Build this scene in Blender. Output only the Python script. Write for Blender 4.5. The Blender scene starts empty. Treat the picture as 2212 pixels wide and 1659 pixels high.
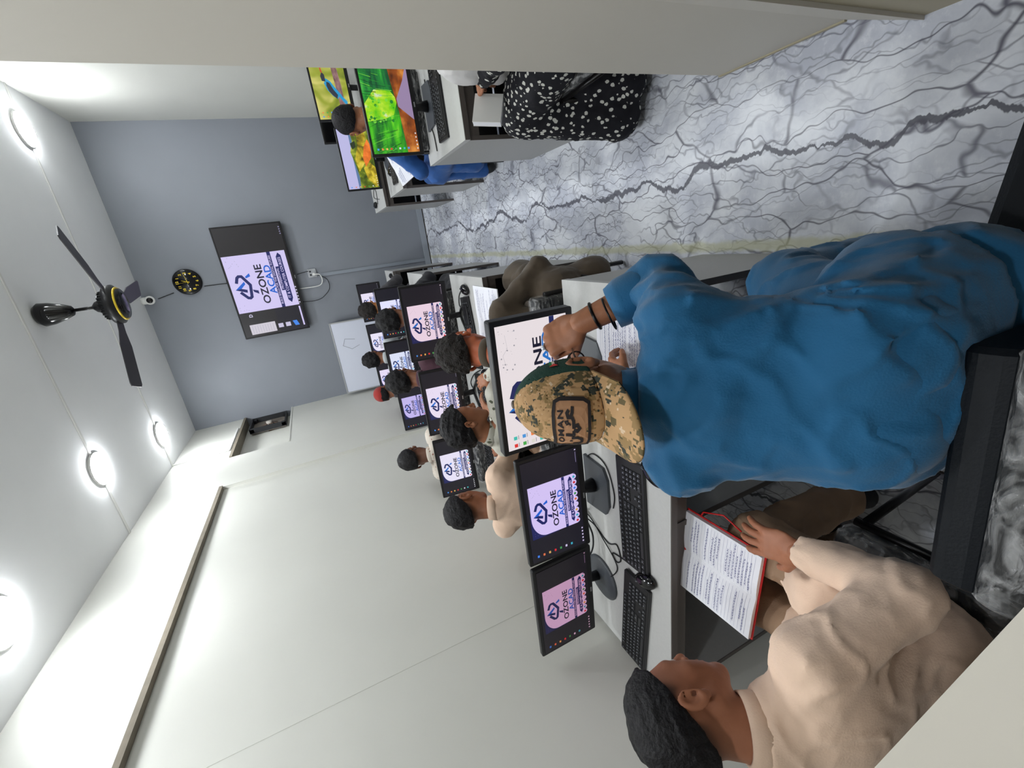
import bpy, math, random
import numpy as np
from mathutils import Vector, Matrix, Euler

random.seed(7)
SC = bpy.context.scene
COL = SC.collection
PI = math.pi

# ------------------------------------------------------------------ camera
CAMR = ((0.93639739, 0.25009359, -0.24619733),
        (-0.12404979, -0.42036598, -0.89883485),
        (-0.32828582, 0.87220733, -0.36260555))
cam_d = bpy.data.cameras.new('camera')
cam_d.sensor_fit = 'HORIZONTAL'
cam_d.sensor_width = 36.0
cam_d.lens = 926.586 / 2212 * 36.0
cam_d.clip_start = 0.02
cam = bpy.data.objects.new('camera', cam_d)
COL.objects.link(cam)
mx = Vector(CAMR[1]); my = Vector(CAMR[0]); mz = -Vector(CAMR[2])
M = Matrix((mx, my, mz)).transposed().to_4x4()
M.translation = (0, 0, 1.55)
cam.matrix_world = M
SC.camera = cam

# ------------------------------------------------------------------ world / exposure
wd = bpy.data.worlds.new('world'); SC.world = wd; wd.use_nodes = True
wd.node_tree.nodes['Background'].inputs[0].default_value = (.8, .85, .9, 1)
wd.node_tree.nodes['Background'].inputs[1].default_value = 0.3
SC.view_settings.view_transform = 'Standard'
SC.view_settings.look = 'None'
SC.view_settings.gamma = 1.0
SC.view_settings.exposure = 0.0
SC.view_settings.use_curve_mapping = False
LAMP = 112.0          # radiance of the ceiling lamps' diffusers
# lamp centres (x, y): seen round ceiling lamps, then unseen fill lamps added for brightness
LAMPS = [(1.21, 4.93), (-1.42, 4.99), (-1.21, 3.77), (-1.40, 2.46), (1.15, 2.6), (1.21, 3.77), (-1.25, 1.15), (-.25, -.1)]

# ------------------------------------------------------------------ helpers
def srgb(r, g, b):
    f = lambda c: (c/255/12.92) if c/255 <= .04045 else ((c/255+.055)/1.055)**2.4
    return (f(r), f(g), f(b), 1)

MATS = {}
def mat(name, col, rough=.6, metal=0, spec=.5, noise=0, nscale=8, bump=0, bscale=60, coat=0, sheen=0,
        attr=None, emit=None, estr=1, trans=0, alpha=1, objcol=False, ior=1.45):
    if name in MATS: return MATS[name]
    m = bpy.data.materials.new(name); m.use_nodes = True
    nt = m.node_tree; N = nt.nodes; L = nt.links
    p = N['Principled BSDF']
    p.inputs['Roughness'].default_value = rough
    p.inputs['Metallic'].default_value = metal
    p.inputs['Specular IOR Level'].default_value = spec
    p.inputs['Coat Weight'].default_value = coat
    p.inputs['Sheen Weight'].default_value = sheen
    p.inputs['Transmission Weight'].default_value = trans
    p.inputs['Alpha'].default_value = alpha
    p.inputs['IOR'].default_value = ior
    tc = N.new('ShaderNodeTexCoord')
    last = None
    rgb = N.new('ShaderNodeRGB'); rgb.outputs[0].default_value = col; last = rgb.outputs[0]
    if noise:
        n = N.new('ShaderNodeTexNoise'); n.inputs['Scale'].default_value = nscale; n.inputs['Detail'].default_value = 5
        L.new(tc.outputs['Object'], n.inputs['Vector'])
        mr = N.new('ShaderNodeMapRange'); mr.inputs[1].default_value = .3; mr.inputs[2].default_value = .7
        mr.inputs[3].default_value = 1-noise; mr.inputs[4].default_value = 1+noise
        L.new(n.outputs['Fac'], mr.inputs[0])
        mm = N.new('ShaderNodeVectorMath'); mm.operation = 'SCALE'
        L.new(last, mm.inputs[0]); L.new(mr.outputs[0], mm.inputs['Scale']); last = mm.outputs[0]
    if attr:
        a = N.new('ShaderNodeAttribute'); a.attribute_name = attr
        mm = N.new('ShaderNodeVectorMath'); mm.operation = 'MULTIPLY'
        L.new(last, mm.inputs[0]); L.new(a.outputs['Color'], mm.inputs[1]); last = mm.outputs[0]
    if objcol:
        a = N.new('ShaderNodeObjectInfo')
        mm = N.new('ShaderNodeVectorMath'); mm.operation = 'MULTIPLY'
        L.new(last, mm.inputs[0]); L.new(a.outputs['Color'], mm.inputs[1]); last = mm.outputs[0]
    L.new(last, p.inputs['Base Color'])
    if emit is not None:
        p.inputs['Emission Strength'].default_value = estr
        if emit == 'base': L.new(last, p.inputs['Emission Color'])
        else: p.inputs['Emission Color'].default_value = emit
    if bump:
        n = N.new('ShaderNodeTexNoise'); n.inputs['Scale'].default_value = bscale; n.inputs['Detail'].default_value = 3
        L.new(tc.outputs['Object'], n.inputs['Vector'])
        b = N.new('ShaderNodeBump'); b.inputs['Strength'].default_value = bump; b.inputs['Distance'].default_value = .01
        L.new(n.outputs['Fac'], b.inputs['Height']); L.new(b.outputs[0], p.inputs['Normal'])
    MATS[name] = m
    return m

def screen_mat(name, col):
    """self-lit screen colour; the tint of each screen comes from the object's own colour"""
    if name in MATS: return MATS[name]
    m = bpy.data.materials.new(name); m.use_nodes = True
    nt = m.node_tree; N = nt.nodes; L = nt.links
    p = N['Principled BSDF']; p.inputs['Base Color'].default_value = (.01, .01, .012, 1)
    p.inputs['Roughness'].default_value = .35
    oi = N.new('ShaderNodeObjectInfo'); mm = N.new('ShaderNodeVectorMath'); mm.operation = 'MULTIPLY'
    mm.inputs[0].default_value = col[:3]; L.new(oi.outputs['Color'], mm.inputs[1])
    L.new(mm.outputs[0], p.inputs['Emission Color']); p.inputs['Emission Strength'].default_value = 1
    MATS[name] = m
    return m

def tag(o, label=None, cat=None, group=None, kind=None):
    if label: o['label'] = label
    if cat: o['category'] = cat
    if group: o['group'] = group
    if kind: o['kind'] = kind
    return o

def empty(name, loc, rz=0, label=None, cat=None, group=None):
    o = bpy.data.objects.new(name, None); COL.objects.link(o)
    o.empty_display_size = .1
    o.location = loc; o.rotation_euler = (0, 0, rz)
    return tag(o, label, cat, group)

class MB:
    def __init__(s): s.v = []; s.f = []; s.m = []; s.ml = []; s.sm = []
    def _mi(s, m):
        if m not in s.ml: s.ml.append(m)
        return s.ml.index(m)
    def add(s, vs, fs, m=None, smooth=False, M=None):
        o = len(s.v)
        if M is not None: vs = [tuple(M @ Vector(v)) for v in vs]
        s.v += [tuple(v) for v in vs]; i = s._mi(m)
        for f in fs: s.f.append(tuple(o+k for k in f)); s.m.append(i); s.sm.append(smooth)
        return s
    def box(s, x0, x1, y0, y1, z0, z1, m=None, M=None):
        v = [(x, y, z) for z in (z0, z1) for y in (y0, y1) for x in (x0, x1)]
        return s.add(v, [(0,2,3,1),(4,5,7,6),(0,1,5,4),(2,6,7,3),(0,4,6,2),(1,3,7,5)], m, M=M)
    def rbox(s, x0, x1, y0, y1, z0, z1, r=.01, m=None, M=None, seg=3, axis='z'):
        """box with its four edges along one axis rounded, ends chamfered"""
        if axis == 'z': a0,a1,b0,b1,c0,c1 = x0,x1,y0,y1,z0,z1; f = lambda a,b,c:(a,b,c)
        elif axis == 'y': a0,a1,b0,b1,c0,c1 = z0,z1,x0,x1,y0,y1; f = lambda a,b,c:(b,c,a)
        else: a0,a1,b0,b1,c0,c1 = y0,y1,z0,z1,x0,x1; f = lambda a,b,c:(c,a,b)
        r = min(r, (a1-a0)/2.01, (b1-b0)/2.01); ch = min(r*.35, (c1-c0)*.3)
        def ring(ins, c):
            o = []
            rr = max(r-ins, 1e-4)
            for (cx, cy, a) in ((a1-r, b1-r, 0), (a0+r, b1-r, PI/2), (a0+r, b0+r, PI), (a1-r, b0+r, 1.5*PI)):
                for k in range(seg+1):
                    t = a+k*PI/2/seg; o.append(f(cx+rr*math.cos(t), cy+rr*math.sin(t), c))
            return o
        rs = [ring(ch, c0), ring(0, c0+ch), ring(0, c1-ch), ring(ch, c1)]
        n = len(rs[0]); vs = sum(rs, []); fs = [tuple(range(n-1, -1, -1)), tuple(range(3*n, 4*n))]
        for k in range(3):
            for j in range(n): fs.append((k*n+j, k*n+(j+1) % n, (k+1)*n+(j+1) % n, (k+1)*n+j))
        return s.add(vs, fs, m, M=M)
    def lathe(s, prof, n=24, m=None, M=None, smooth=True, close=True):
        vs = []; fs = []
        for (r, z) in prof:
            for k in range(n): t = 2*PI*k/n; vs.append((r*math.cos(t), r*math.sin(t), z))
        for i in range(len(prof)-1):
            for k in range(n): fs.append((i*n+k, i*n+(k+1) % n, (i+1)*n+(k+1) % n, (i+1)*n+k))
        if close:
            fs.append(tuple(range(n-1, -1, -1))); b = (len(prof)-1)*n; fs.append(tuple(range(b, b+n)))
        return s.add(vs, fs, m, smooth, M)
    def tube(s, pts, r, n=8, m=None, M=None, caps=True, smooth=True):
        pts = [Vector(p) for p in pts]; rr = r if isinstance(r, (list, tuple)) else [r]*len(pts)
        vs = []; fs = []; up = None
        for i, p in enumerate(pts):
            d = (pts[min(i+1, len(pts)-1)]-pts[max(i-1, 0)]).normalized()
            if up is None:
                a = Vector((0, 0, 1)) if abs(d.z) < .9 else Vector((1, 0, 0))
                up = (a-d*a.dot(d)).normalized()
            else: up = (up-d*up.dot(d)).normalized()
            w = d.cross(up)
            for k in range(n):
                t = 2*PI*k/n; vs.append(tuple(p+(up*math.cos(t)+w*math.sin(t))*rr[i]))
        for i in range(len(pts)-1):
            for k in range(n): fs.append((i*n+k, i*n+(k+1) % n, (i+1)*n+(k+1) % n, (i+1)*n+k))
        if caps:
            fs.append(tuple(range(n-1, -1, -1))); b = (len(pts)-1)*n; fs.append(tuple(range(b, b+n)))
        return s.add(vs, fs, m, smooth, M)
    def prism(s, poly, z0, z1, m=None, M=None):
        n = len(poly); vs = [(x, y, z0) for x, y in poly]+[(x, y, z1) for x, y in poly]
        fs = [tuple(range(n-1, -1, -1)), tuple(range(n, 2*n))]+[(k, (k+1) % n, n+(k+1) % n, n+k) for k in range(n)]
        return s.add(vs, fs, m, M=M)
    def poly(s, pts, m=None, M=None):
        return s.add(pts, [tuple(range(len(pts)))], m, M=M)
    def ball(s, c, r, m=None, M=None, nu=14, nv=9):
        r = (r, r, r) if not isinstance(r, (list, tuple)) else r
        vs = [(c[0], c[1], c[2]-r[2])]
        for i in range(1, nv):
            a = -PI/2+PI*i/nv
            for k in range(nu):
                t = 2*PI*k/nu; vs.append((c[0]+r[0]*math.cos(a)*math.cos(t), c[1]+r[1]*math.cos(a)*math.sin(t), c[2]+r[2]*math.sin(a)))
        vs.append((c[0], c[1], c[2]+r[2])); fs = []
        for k in range(nu): fs.append((0, 1+(k+1) % nu, 1+k))
        for i in range(nv-2):
            for k in range(nu): fs.append((1+i*nu+k, 1+i*nu+(k+1) % nu, 1+(i+1)*nu+(k+1) % nu, 1+(i+1)*nu+k))
        b = 1+(nv-2)*nu
        for k in range(nu): fs.append((b+k, b+(k+1) % nu, len(vs)-1))
        return s.add(vs, fs, m, True, M)
    def mesh(s, name):
        me = bpy.data.meshes.new(name); me.from_pydata(s.v, [], s.f)
        for m in s.ml: me.materials.append(m)
        me.polygons.foreach_set('material_index', s.m); me.polygons.foreach_set('use_smooth', s.sm)
        me.update(); return me
    def build(s, name, parent=None, m=None, **kw):
        if m is not None: s.ml = [m]; s.m = [0]*len(s.m)
        o = bpy.data.objects.new(name, s.mesh(name)); COL.objects.link(o)
        if parent is not None: o.parent = parent
        tag(o, **kw); return o

def copy_tree(o, parent=None):
    c = o.copy(); COL.objects.link(c)
    if parent is not None: c.parent = parent
    for ch in list(o.children): copy_tree(ch, c)
    return c

def text_mesh(body, size, extr=0, off=0, align='CENTER', space=1.0, sx=1.0):
    cu = bpy.data.curves.new('txt', 'FONT'); cu.body = body; cu.size = size; cu.extrude = extr
    cu.offset = off; cu.align_x = align; cu.align_y = 'CENTER'; cu.space_character = space; cu.resolution_u = 3
    ob = bpy.data.objects.new('txt', cu); COL.objects.link(ob)
    dg = bpy.context.evaluated_depsgraph_get(); me = bpy.data.meshes.new_from_object(ob.evaluated_get(dg))
    vs = [(v.co.x*sx, v.co.y, v.co.z) for v in me.vertices]; fs = [tuple(p.vertices) for p in me.polygons]
    bpy.data.objects.remove(ob); bpy.data.meshes.remove(me); bpy.data.curves.remove(cu)
    return vs, fs

def band(pts, w, closed=False):
    """quads along a 2-D polyline of width w (mitred)"""
    P = [Vector(p) for p in pts]; n = len(P); out = []
    for i in range(n):
        a = P[i-1] if (i > 0 or closed) else P[i]; b = P[(i+1) % n] if (i < n-1 or closed) else P[i]
        d1 = (P[i]-a).normalized() if (P[i]-a).length > 0 else (b-P[i]).normalized()
        d2 = (b-P[i]).normalized() if (b-P[i]).length > 0 else d1
        t = (d1+d2); t = t.normalized() if t.length > 1e-6 else d1
        nn = Vector((-t.y, t.x)); k = 1/max(.45, nn.dot(Vector((-d1.y, d1.x))))
        out.append((P[i]+nn*w/2*k, P[i]-nn*w/2*k))
    q = []
    for i in range(n if closed else n-1):
        a, b = out[i], out[(i+1) % n]; q.append([tuple(a[1]), tuple(b[1]), tuple(b[0]), tuple(a[0])])
    return q

# ------------------------------------------------------------------ implicit surfaces (bodies, clothes)
def V3(p): return np.array([p[0], p[1], p[2]], np.float32)
def smooth01(x): x = np.clip(x, 0, 1); return x*x*(3-2*x)
def d_cap(P, a, b, ra, rb, fl=None):
    a = V3(a); b = V3(b); ab = b-a; L2 = float(ab@ab)+1e-12
    q = P-a; t = np.clip((q@ab)/L2, 0, 1)
    r = ra+(rb-ra)*t
    w = q-t[..., None]*ab
    if fl is not None:           # flattened along axis fl[0] by factor fl[1]
        ax = V3(fl[0]); ax = ax/np.linalg.norm(ax); c = w@ax
        w = w+ (c*(1/fl[1]-1))[..., None]*ax
    return np.sqrt((w*w).sum(-1))-r
def d_ell(P, c, r, R=None):
    q = P-V3(c)
    if R is not None: q = q@np.array(R, np.float32)      # columns of R = axes
    r = np.array(r, np.float32); k0 = np.sqrt(((q/r)**2).sum(-1)); k1 = np.sqrt(((q/(r*r))**2).sum(-1))+1e-9
    return k0*(k0-1)/k1
def d_rbox(P, c, h, rad, R=None):
    q = P-V3(c)
    if R is not None: q = q@np.array(R, np.float32)
    q = np.abs(q)-(np.array(h, np.float32)-rad)
    return np.sqrt((np.maximum(q, 0)**2).sum(-1))+np.minimum(q.max(-1), 0)-rad
def d_plane(P, c, n):
    n = V3(n); n = n/np.linalg.norm(n); return (P-V3(c))@n
def smin(a, b, k):
    if k <= 0: return np.minimum(a, b)
    h = np.clip(.5+.5*(b-a)/k, 0, 1); return b+(a-b)*h-k*h*(1-h)
def smax(a, b, k): return -smin(-a, -b, k)
def prim_eval(P, pr):
    t = pr[0]
    if t == 'c': return d_cap(P, *pr[1:5], fl=pr[5] if len(pr) > 5 else None)
    if t == 'e': return d_ell(P, *pr[1:])
    if t == 'b': return d_rbox(P, *pr[1:])
def prim_bounds(pr):
    if pr[0] == 'c':
        a, b = V3(pr[1]), V3(pr[2]); r = max(pr[3], pr[4]); return np.minimum(a, b)-r, np.maximum(a, b)+r
    r = max(pr[2]) if pr[0] == 'e' else float(np.linalg.norm(pr[2])); c = V3(pr[1]); return c-r, c+r
def surface(prims, vox, k=.02, post=None, bounds=None, subs=()):
    if bounds is None:
        B = [prim_bounds(p) for p in prims]
        lo = np.min([b[0] for b in B], 0)-vox*3; hi = np.max([b[1] for b in B], 0)+vox*3
    else: lo, hi = V3(bounds[0]), V3(bounds[1])
    n = np.ceil((hi-lo)/vox).astype(int)+1
    ax = [lo[i]+vox*np.arange(n[i], dtype=np.float32) for i in range(3)]
    P = np.stack(np.meshgrid(*ax, indexing='ij'), -1).astype(np.float32)
    d = np.full(n, 10., np.float32)
    for pr in prims:
        # only evaluate near the primitive
        b0, b1 = prim_bounds(pr); m = k*1.5+vox*4
        i0 = np.clip(np.floor((b0-m-lo)/vox).astype(int), 0, n-1); i1 = np.clip(np.ceil((b1+m-lo)/vox).astype(int)+1, 1, n)
        s = tuple(slice(a, b) for a, b in zip(i0, i1))
        d[s] = smin(d[s], prim_eval(P[s], pr), k)
    for (pr, kk) in subs: d = smax(d, -prim_eval(P, pr), kk)
    if post is not None: d = post(P, d)
    return nets(d, lo, vox)
def nets(d, lo, vox):
    n = d.shape; ins = d < 0
    c = np.zeros([n[0]-1, n[1]-1, n[2]-1], np.int8)
    for i in (0, 1):
        for j in (0, 1):
            for l in (0, 1): c += ins[i:n[0]-1+i, j:n[1]-1+j, l:n[2]-1+l]
    act = (c > 0) & (c < 8); idx = np.argwhere(act)
    vid = np.full(act.shape, -1, np.int64); vid[act] = np.arange(len(idx))
    acc = np.zeros((len(idx), 3), np.float64); cnt = np.zeros(len(idx))
    cor = [(i, j, l) for i in (0, 1) for j in (0, 1) for l in (0, 1)]
    for a in cor:
        for axx in range(3):
            if a[axx]: continue
            b = list(a); b[axx] = 1
            da = d[idx[:, 0]+a[0], idx[:, 1]+a[1], idx[:, 2]+a[2]]; db = d[idx[:, 0]+b[0], idx[:, 1]+b[1], idx[:, 2]+b[2]]
            cr = (da < 0) != (db < 0); t = np.where(cr, da/(da-db+1e-12), 0)
            p = np.array(a, float)[None].repeat(len(idx), 0); p[:, axx] += t
            acc[cr] += p[cr]; cnt[cr] += 1
    v = (idx+acc/np.maximum(cnt, 1)[:, None])*vox+lo
    F = []
    for axx in range(3):
        o1, o2 = [(1, 2), (2, 0), (0, 1)][axx]
        sl0 = [slice(None)]*3; sl1 = [slice(None)]*3; sl0[axx] = slice(0, -1); sl1[axx] = slice(1, None)
        a = ins[tuple(sl0)]; b = ins[tuple(sl1)]
        e = np.argwhere(a != b)
        ok = (e[:, o1] > 0) & (e[:, o2] > 0) & (e[:, o1] < n[o1]-1) & (e[:, o2] < n[o2]-1); e = e[ok]
        if len(e) == 0: continue
        fl = a[e[:, 0], e[:, 1], e[:, 2]]
        q = []
        for (s1, s2) in ((-1, -1), (0, -1), (0, 0), (-1, 0)):
            g = e.copy(); g[:, o1] += s1; g[:, o2] += s2; q.append(vid[g[:, 0], g[:, 1], g[:, 2]])
        q = np.stack(q, 1); q[~fl] = q[~fl][:, ::-1]; F.append(q)
    F = np.concatenate(F) if F else np.zeros((0, 4), int)
    F = F[(F >= 0).all(1)]
    return v, F
def np_mesh(name, parts, mats, attr=None):
    """parts: list of (verts, faces, material index); one mesh"""
    V = []; F = []; MI = []; o = 0; A = []
    for i, p in enumerate(parts):
        v, f, mi = p[:3]; V.append(v); F.append(np.asarray(f)+o); MI += [mi]*len(f); o += len(v)
        A.append(p[3] if len(p) > 3 and p[3] is not None else np.ones((len(v), 3)))
    V = np.concatenate(V); F = np.concatenate(F)
    me = bpy.data.meshes.new(name)
    me.vertices.add(len(V)); me.vertices.foreach_set('co', V.astype(np.float32).ravel())
    me.loops.add(len(F)*4); me.loops.foreach_set('vertex_index', F.astype(np.int32).ravel())
    me.polygons.add(len(F)); me.polygons.foreach_set('loop_start', np.arange(0, len(F)*4, 4, dtype=np.int32))
    for m in mats: me.materials.append(m)
    me.polygons.foreach_set('material_index', np.array(MI, np.int32))
    me.polygons.foreach_set('use_smooth', np.ones(len(F), bool))
    a = me.attributes.new('tint', 'FLOAT_COLOR', 'POINT')
    C = np.concatenate(A); C = np.concatenate([C, np.ones((len(C), 1))], 1)
    a.data.foreach_set('color', C.astype(np.float32).ravel())
    me.update(calc_edges=True); me.validate()
    return me
def np_obj(name, me, parent=None, **kw):
    o = bpy.data.objects.new(name, me); COL.objects.link(o)
    if parent is not None: o.parent = parent
    return tag(o, **kw)
def nrm(v): v = np.array(v, float); return v/np.linalg.norm(v)
def frame(fwd, up):
    f = nrm(fwd); u = np.array(up, float); u = nrm(u-f*(u@f)); r = np.cross(f, u); return np.stack([r, f, u], 1)  # columns x,y,z
def wob(P, f, seed=0):
    """cheap smooth pseudo noise"""
    s = seed*1.7
    return (np.sin(P[..., 0]*f+1.3*np.sin(P[..., 1]*f*.7+s)+s)*np.sin(P[..., 1]*f*1.1+1.1*np.sin(P[..., 2]*f*.8+s*2)+.7)
            + np.sin(P[..., 2]*f*.9+1.2*np.sin(P[..., 0]*f*.9+s*3)+2.1*s))*.5

# ------------------------------------------------------------------ materials
wall_white = mat('wall_paint_white', srgb(210, 210, 203), .45, bump=.12, bscale=9, noise=.015, nscale=3)
wall_cream = mat('wall_paint_cream', srgb(196, 191, 180), .55, bump=.1, bscale=12)
ceil_paint = mat('ceiling_paint', srgb(240, 241, 242), .8, noise=.02, nscale=2)
wall_grey = mat('wall_paint_blue_grey', srgb(130, 134, 142), .55, noise=.05, nscale=1.3, bump=.1, bscale=14)
trim_grey = mat('trim_grey', srgb(150, 156, 164), .5)
white_pl = mat('white_plastic', srgb(225, 225, 222), .35)
dark_gap = mat('dark_gap', srgb(70, 64, 56), .8)
underside_shade = mat('painted_underside_shade', srgb(128, 120, 106), .8, noise=.1, nscale=20)  # grey-brown colour standing in for shade on the wall step's underside
desk_top = mat('desk_laminate', srgb(186, 186, 184), .38, noise=.03, nscale=90)
desk_side = mat('desk_side_laminate', srgb(164, 164, 162), .45, noise=.03, nscale=80)
desk_edge = mat('desk_edge_band', srgb(88, 82, 78), .5)
desk_dark = mat('desk_dark_panel', srgb(26, 23, 25), .5)
blk = mat('black_plastic', srgb(24, 24, 27), .38, bump=.03, bscale=300)
blk_gloss = mat('black_gloss', srgb(12, 12, 14), .12)
blk_matte = mat('black_matte', srgb(30, 31, 34), .7)
base_grey = mat('stand_grey', srgb(66, 70, 76), .42)
silver = mat('silver', srgb(190, 192, 195), .3, metal=.8)
blk_metal = mat('black_metal', srgb(14, 12, 13), .3, metal=.3)
leather = mat('black_leatherette', srgb(15, 19, 24), .55, spec=.2, bump=.1, bscale=200)
paper = mat('paper', srgb(232, 233, 240), .8)
ink = mat('ink_blue', srgb(92, 96, 150), .8)
ink_pale = mat('ruled_line', srgb(188, 190, 212), .8)
ink_dark = mat('ink_dark', srgb(50, 50, 70), .8)
red_cover = mat('red_cover', srgb(196, 22, 24), .45)
gold = mat('gold', srgb(236, 205, 60), .35, metal=.3)

def make_plastic():
    m = mat('clear_plastic_wrap', (1, 1, 1, 1), .12, spec=.8)
    nt = m.node_tree; N = nt.nodes; L = nt.links; p = N['Principled BSDF']
    p.inputs['Base Color'].default_value = (.85, .88, .92, 1)
    tc = N.new('ShaderNodeTexCoord'); n = N.new('ShaderNodeTexNoise'); n.inputs['Scale'].default_value = 22
    n.inputs['Detail'].default_value = 4; n.inputs['Distortion'].default_value = 1.2
    mp = N.new('ShaderNodeMapping'); mp.inputs['Scale'].default_value = (1, 1, 3)
    L.new(tc.outputs['Object'], mp.inputs[0]); L.new(mp.outputs[0], n.inputs['Vector'])
    b = N.new('ShaderNodeBump'); b.inputs['Strength'].default_value = .9; b.inputs['Distance'].default_value = .02
    L.new(n.outputs['Fac'], b.inputs['Height']); L.new(b.outputs[0], p.inputs['Normal'])
    mr = N.new('ShaderNodeMapRange'); mr.inputs[1].default_value = .42; mr.inputs[2].default_value = .68
    mr.inputs[3].default_value = .05; mr.inputs[4].default_value = .34
    L.new(n.outputs['Fac'], mr.inputs[0]); L.new(mr.outputs[0], p.inputs['Alpha'])
    return m
wrap = make_plastic()

def make_marble():
    m = bpy.data.materials.new('marble_vinyl'); m.use_nodes = True; MATS['marble_vinyl'] = m
    nt = m.node_tree; N = nt.nodes; L = nt.links; p = N['Principled BSDF']
    p.inputs['Roughness'].default_value = .42
    tc = N.new('ShaderNodeTexCoord'); sep = N.new('ShaderNodeSeparateXYZ'); L.new(tc.outputs['Object'], sep.inputs[0])
    def math_(op, a, b=None, c=None):
        n = N.new('ShaderNodeMath'); n.operation = op
        for i, x in enumerate((a, b, c)):
            if x is None: continue
            if isinstance(x, (int, float)): n.inputs[i].default_value = x
            else: L.new(x, n.inputs[i])
        return n.outputs[0]
    def noise(sc, det=4, rough=.55, vec=None, dist=0):
        n = N.new('ShaderNodeTexNoise'); n.inputs['Scale'].default_value = sc; n.inputs['Detail'].default_value = det
        n.inputs['Roughness'].default_value = rough; n.inputs['Distortion'].default_value = dist
        L.new(vec if vec is not None else tc.outputs['Object'], n.inputs['Vector']); return n
    def mapping(sc, rot=(0, 0, 0), loc=(0, 0, 0), vec=None):
        n = N.new('ShaderNodeMapping'); n.inputs['Scale'].default_value = sc; n.inputs['Rotation'].default_value = rot
        n.inputs['Location'].default_value = loc; L.new(vec if vec is not None else tc.outputs['Object'], n.inputs[0]); return n.outputs[0]
    def warp(vec, amt, sc):
        n = noise(sc, 3, .6)
        a = N.new('ShaderNodeVectorMath'); a.operation = 'SUBTRACT'; L.new(n.outputs['Color'], a.inputs[0]); a.inputs[1].default_value = (.5, .5, .5)
        s = N.new('ShaderNodeVectorMath'); s.operation = 'SCALE'; L.new(a.outputs[0], s.inputs[0]); s.inputs['Scale'].default_value = amt
        d = N.new('ShaderNodeVectorMath'); d.operation = 'ADD'; L.new(vec, d.inputs[0]); L.new(s.outputs[0], d.inputs[1]); return d.outputs[0]
    def veins(scale, rot, amt, wsc, lo, hi, loc=(0, 0, 0)):
        w = warp(tc.outputs['Object'], amt, wsc)
        mp = mapping(scale, (0, 0, rot), loc, w)
        v = N.new('ShaderNodeTexVoronoi'); v.feature = 'DISTANCE_TO_EDGE'; v.inputs['Scale'].default_value = 1
        v.voronoi_dimensions = '2D'
        L.new(mp, v.inputs['Vector'])
        mr = N.new('ShaderNodeMapRange'); mr.interpolation_type = 'SMOOTHSTEP'
        mr.inputs[1].default_value = lo; mr.inputs[2].default_value = hi; mr.inputs[3].default_value = 1; mr.inputs[4].default_value = 0
        L.new(v.outputs['Distance'], mr.inputs[0]); return mr.outputs[0]
    def mix(fac, a, b):
        n = N.new('ShaderNodeMix'); n.data_type = 'RGBA'
        if isinstance(fac, (int, float)): n.inputs[0].default_value = fac
        else: L.new(fac, n.inputs[0])
        for i, x in ((6, a), (7, b)):
            if isinstance(x, tuple): n.inputs[i].default_value = x
            else: L.new(x, n.inputs[i])
        return n.outputs[2]
    def ramp(x, a, b, c=0., d=1.):
        mr = N.new('ShaderNodeMapRange'); mr.interpolation_type = 'SMOOTHSTEP'
        for i, q in ((1, a), (2, b), (3, c), (4, d)): mr.inputs[i].default_value = q
        L.new(x, mr.inputs[0]); return mr.outputs[0]
    base = mix(ramp(noise(3.2, 6, .6, dist=.4).outputs['Fac'], .36, .64), srgb(234, 237, 243), srgb(192, 196, 208))
    base = mix(ramp(noise(24, 5, .7).outputs['Fac'], .5, .72, 0, .45), base, srgb(246, 248, 252))
    # fracture veins of three sizes, most of them running roughly along the room
    nz = ramp(noise(1.7, 3).outputs['Fac'], .3, .55, .35, 1)
    v1 = math_('MULTIPLY', veins((8.5, 2.1, 1), .28, .34, 2.6, .0, .034), nz)
    v2 = math_('MULTIPLY', veins((12, 3.4, 1), -.55, .26, 4.0, .0, .045, (3, 7, 0)), ramp(noise(2.3, 3).outputs['Fac'], .36, .56, .1, .95))
    v3 = math_('MULTIPLY', veins((20, 5.5, 1), .62, .2, 6.0, .0, .07, (9, 1, 0)), ramp(noise(3.1, 3).outputs['Fac'], .38, .58, .1, .8))
    col = mix(math_('MULTIPLY', v3, .75), base, srgb(120, 122, 136))
    col = mix(math_('MULTIPLY', v2, .8), col, srgb(104, 104, 120))
    col = mix(math_('MULTIPLY', v1, .9), col, srgb(84, 82, 98))
    # long dark cracks running along the room
    for (x0, sd, wid) in ((.13, 0, .010), (.62, 5, .006), (-.45, 9, .006), (-1.2, 13, .008)):
        mp = mapping((0, .9, 0), loc=(sd, sd*1.7, 0)); n1 = noise(1.5, 7, .62, vec=mp).outputs['Fac']
        off = math_('MULTIPLY', math_('SUBTRACT', n1, .5), .55)
        dd = math_('ABSOLUTE', math_('SUBTRACT', math_('SUBTRACT', sep.outputs['X'], x0), off))
        wn = math_('MULTIPLY', ramp(noise(4, 4, .6).outputs['Fac'], .35, .65, .25, 1.5), wid)
        r = math_('DIVIDE', dd, wn); k = ramp(r, .7, 1.25, 1, 0)
        col = mix(math_('MULTIPLY', k, .9), col, srgb(74, 74, 86))
    # yellowish joint band of the vinyl sheet
    n2 = noise(9, 5, .65).outputs['Fac']
    dd = math_('ABSOLUTE', math_('ADD', math_('ADD', sep.outputs['X'], .155), math_('MULTIPLY', math_('SUBTRACT', n2, .5), .05)))
    col = mix(ramp(dd, .008, .03, .6, 0), col, srgb(196, 196, 150))
    L.new(col, p.inputs['Base Color'])
    return m
marble = make_marble()

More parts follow.
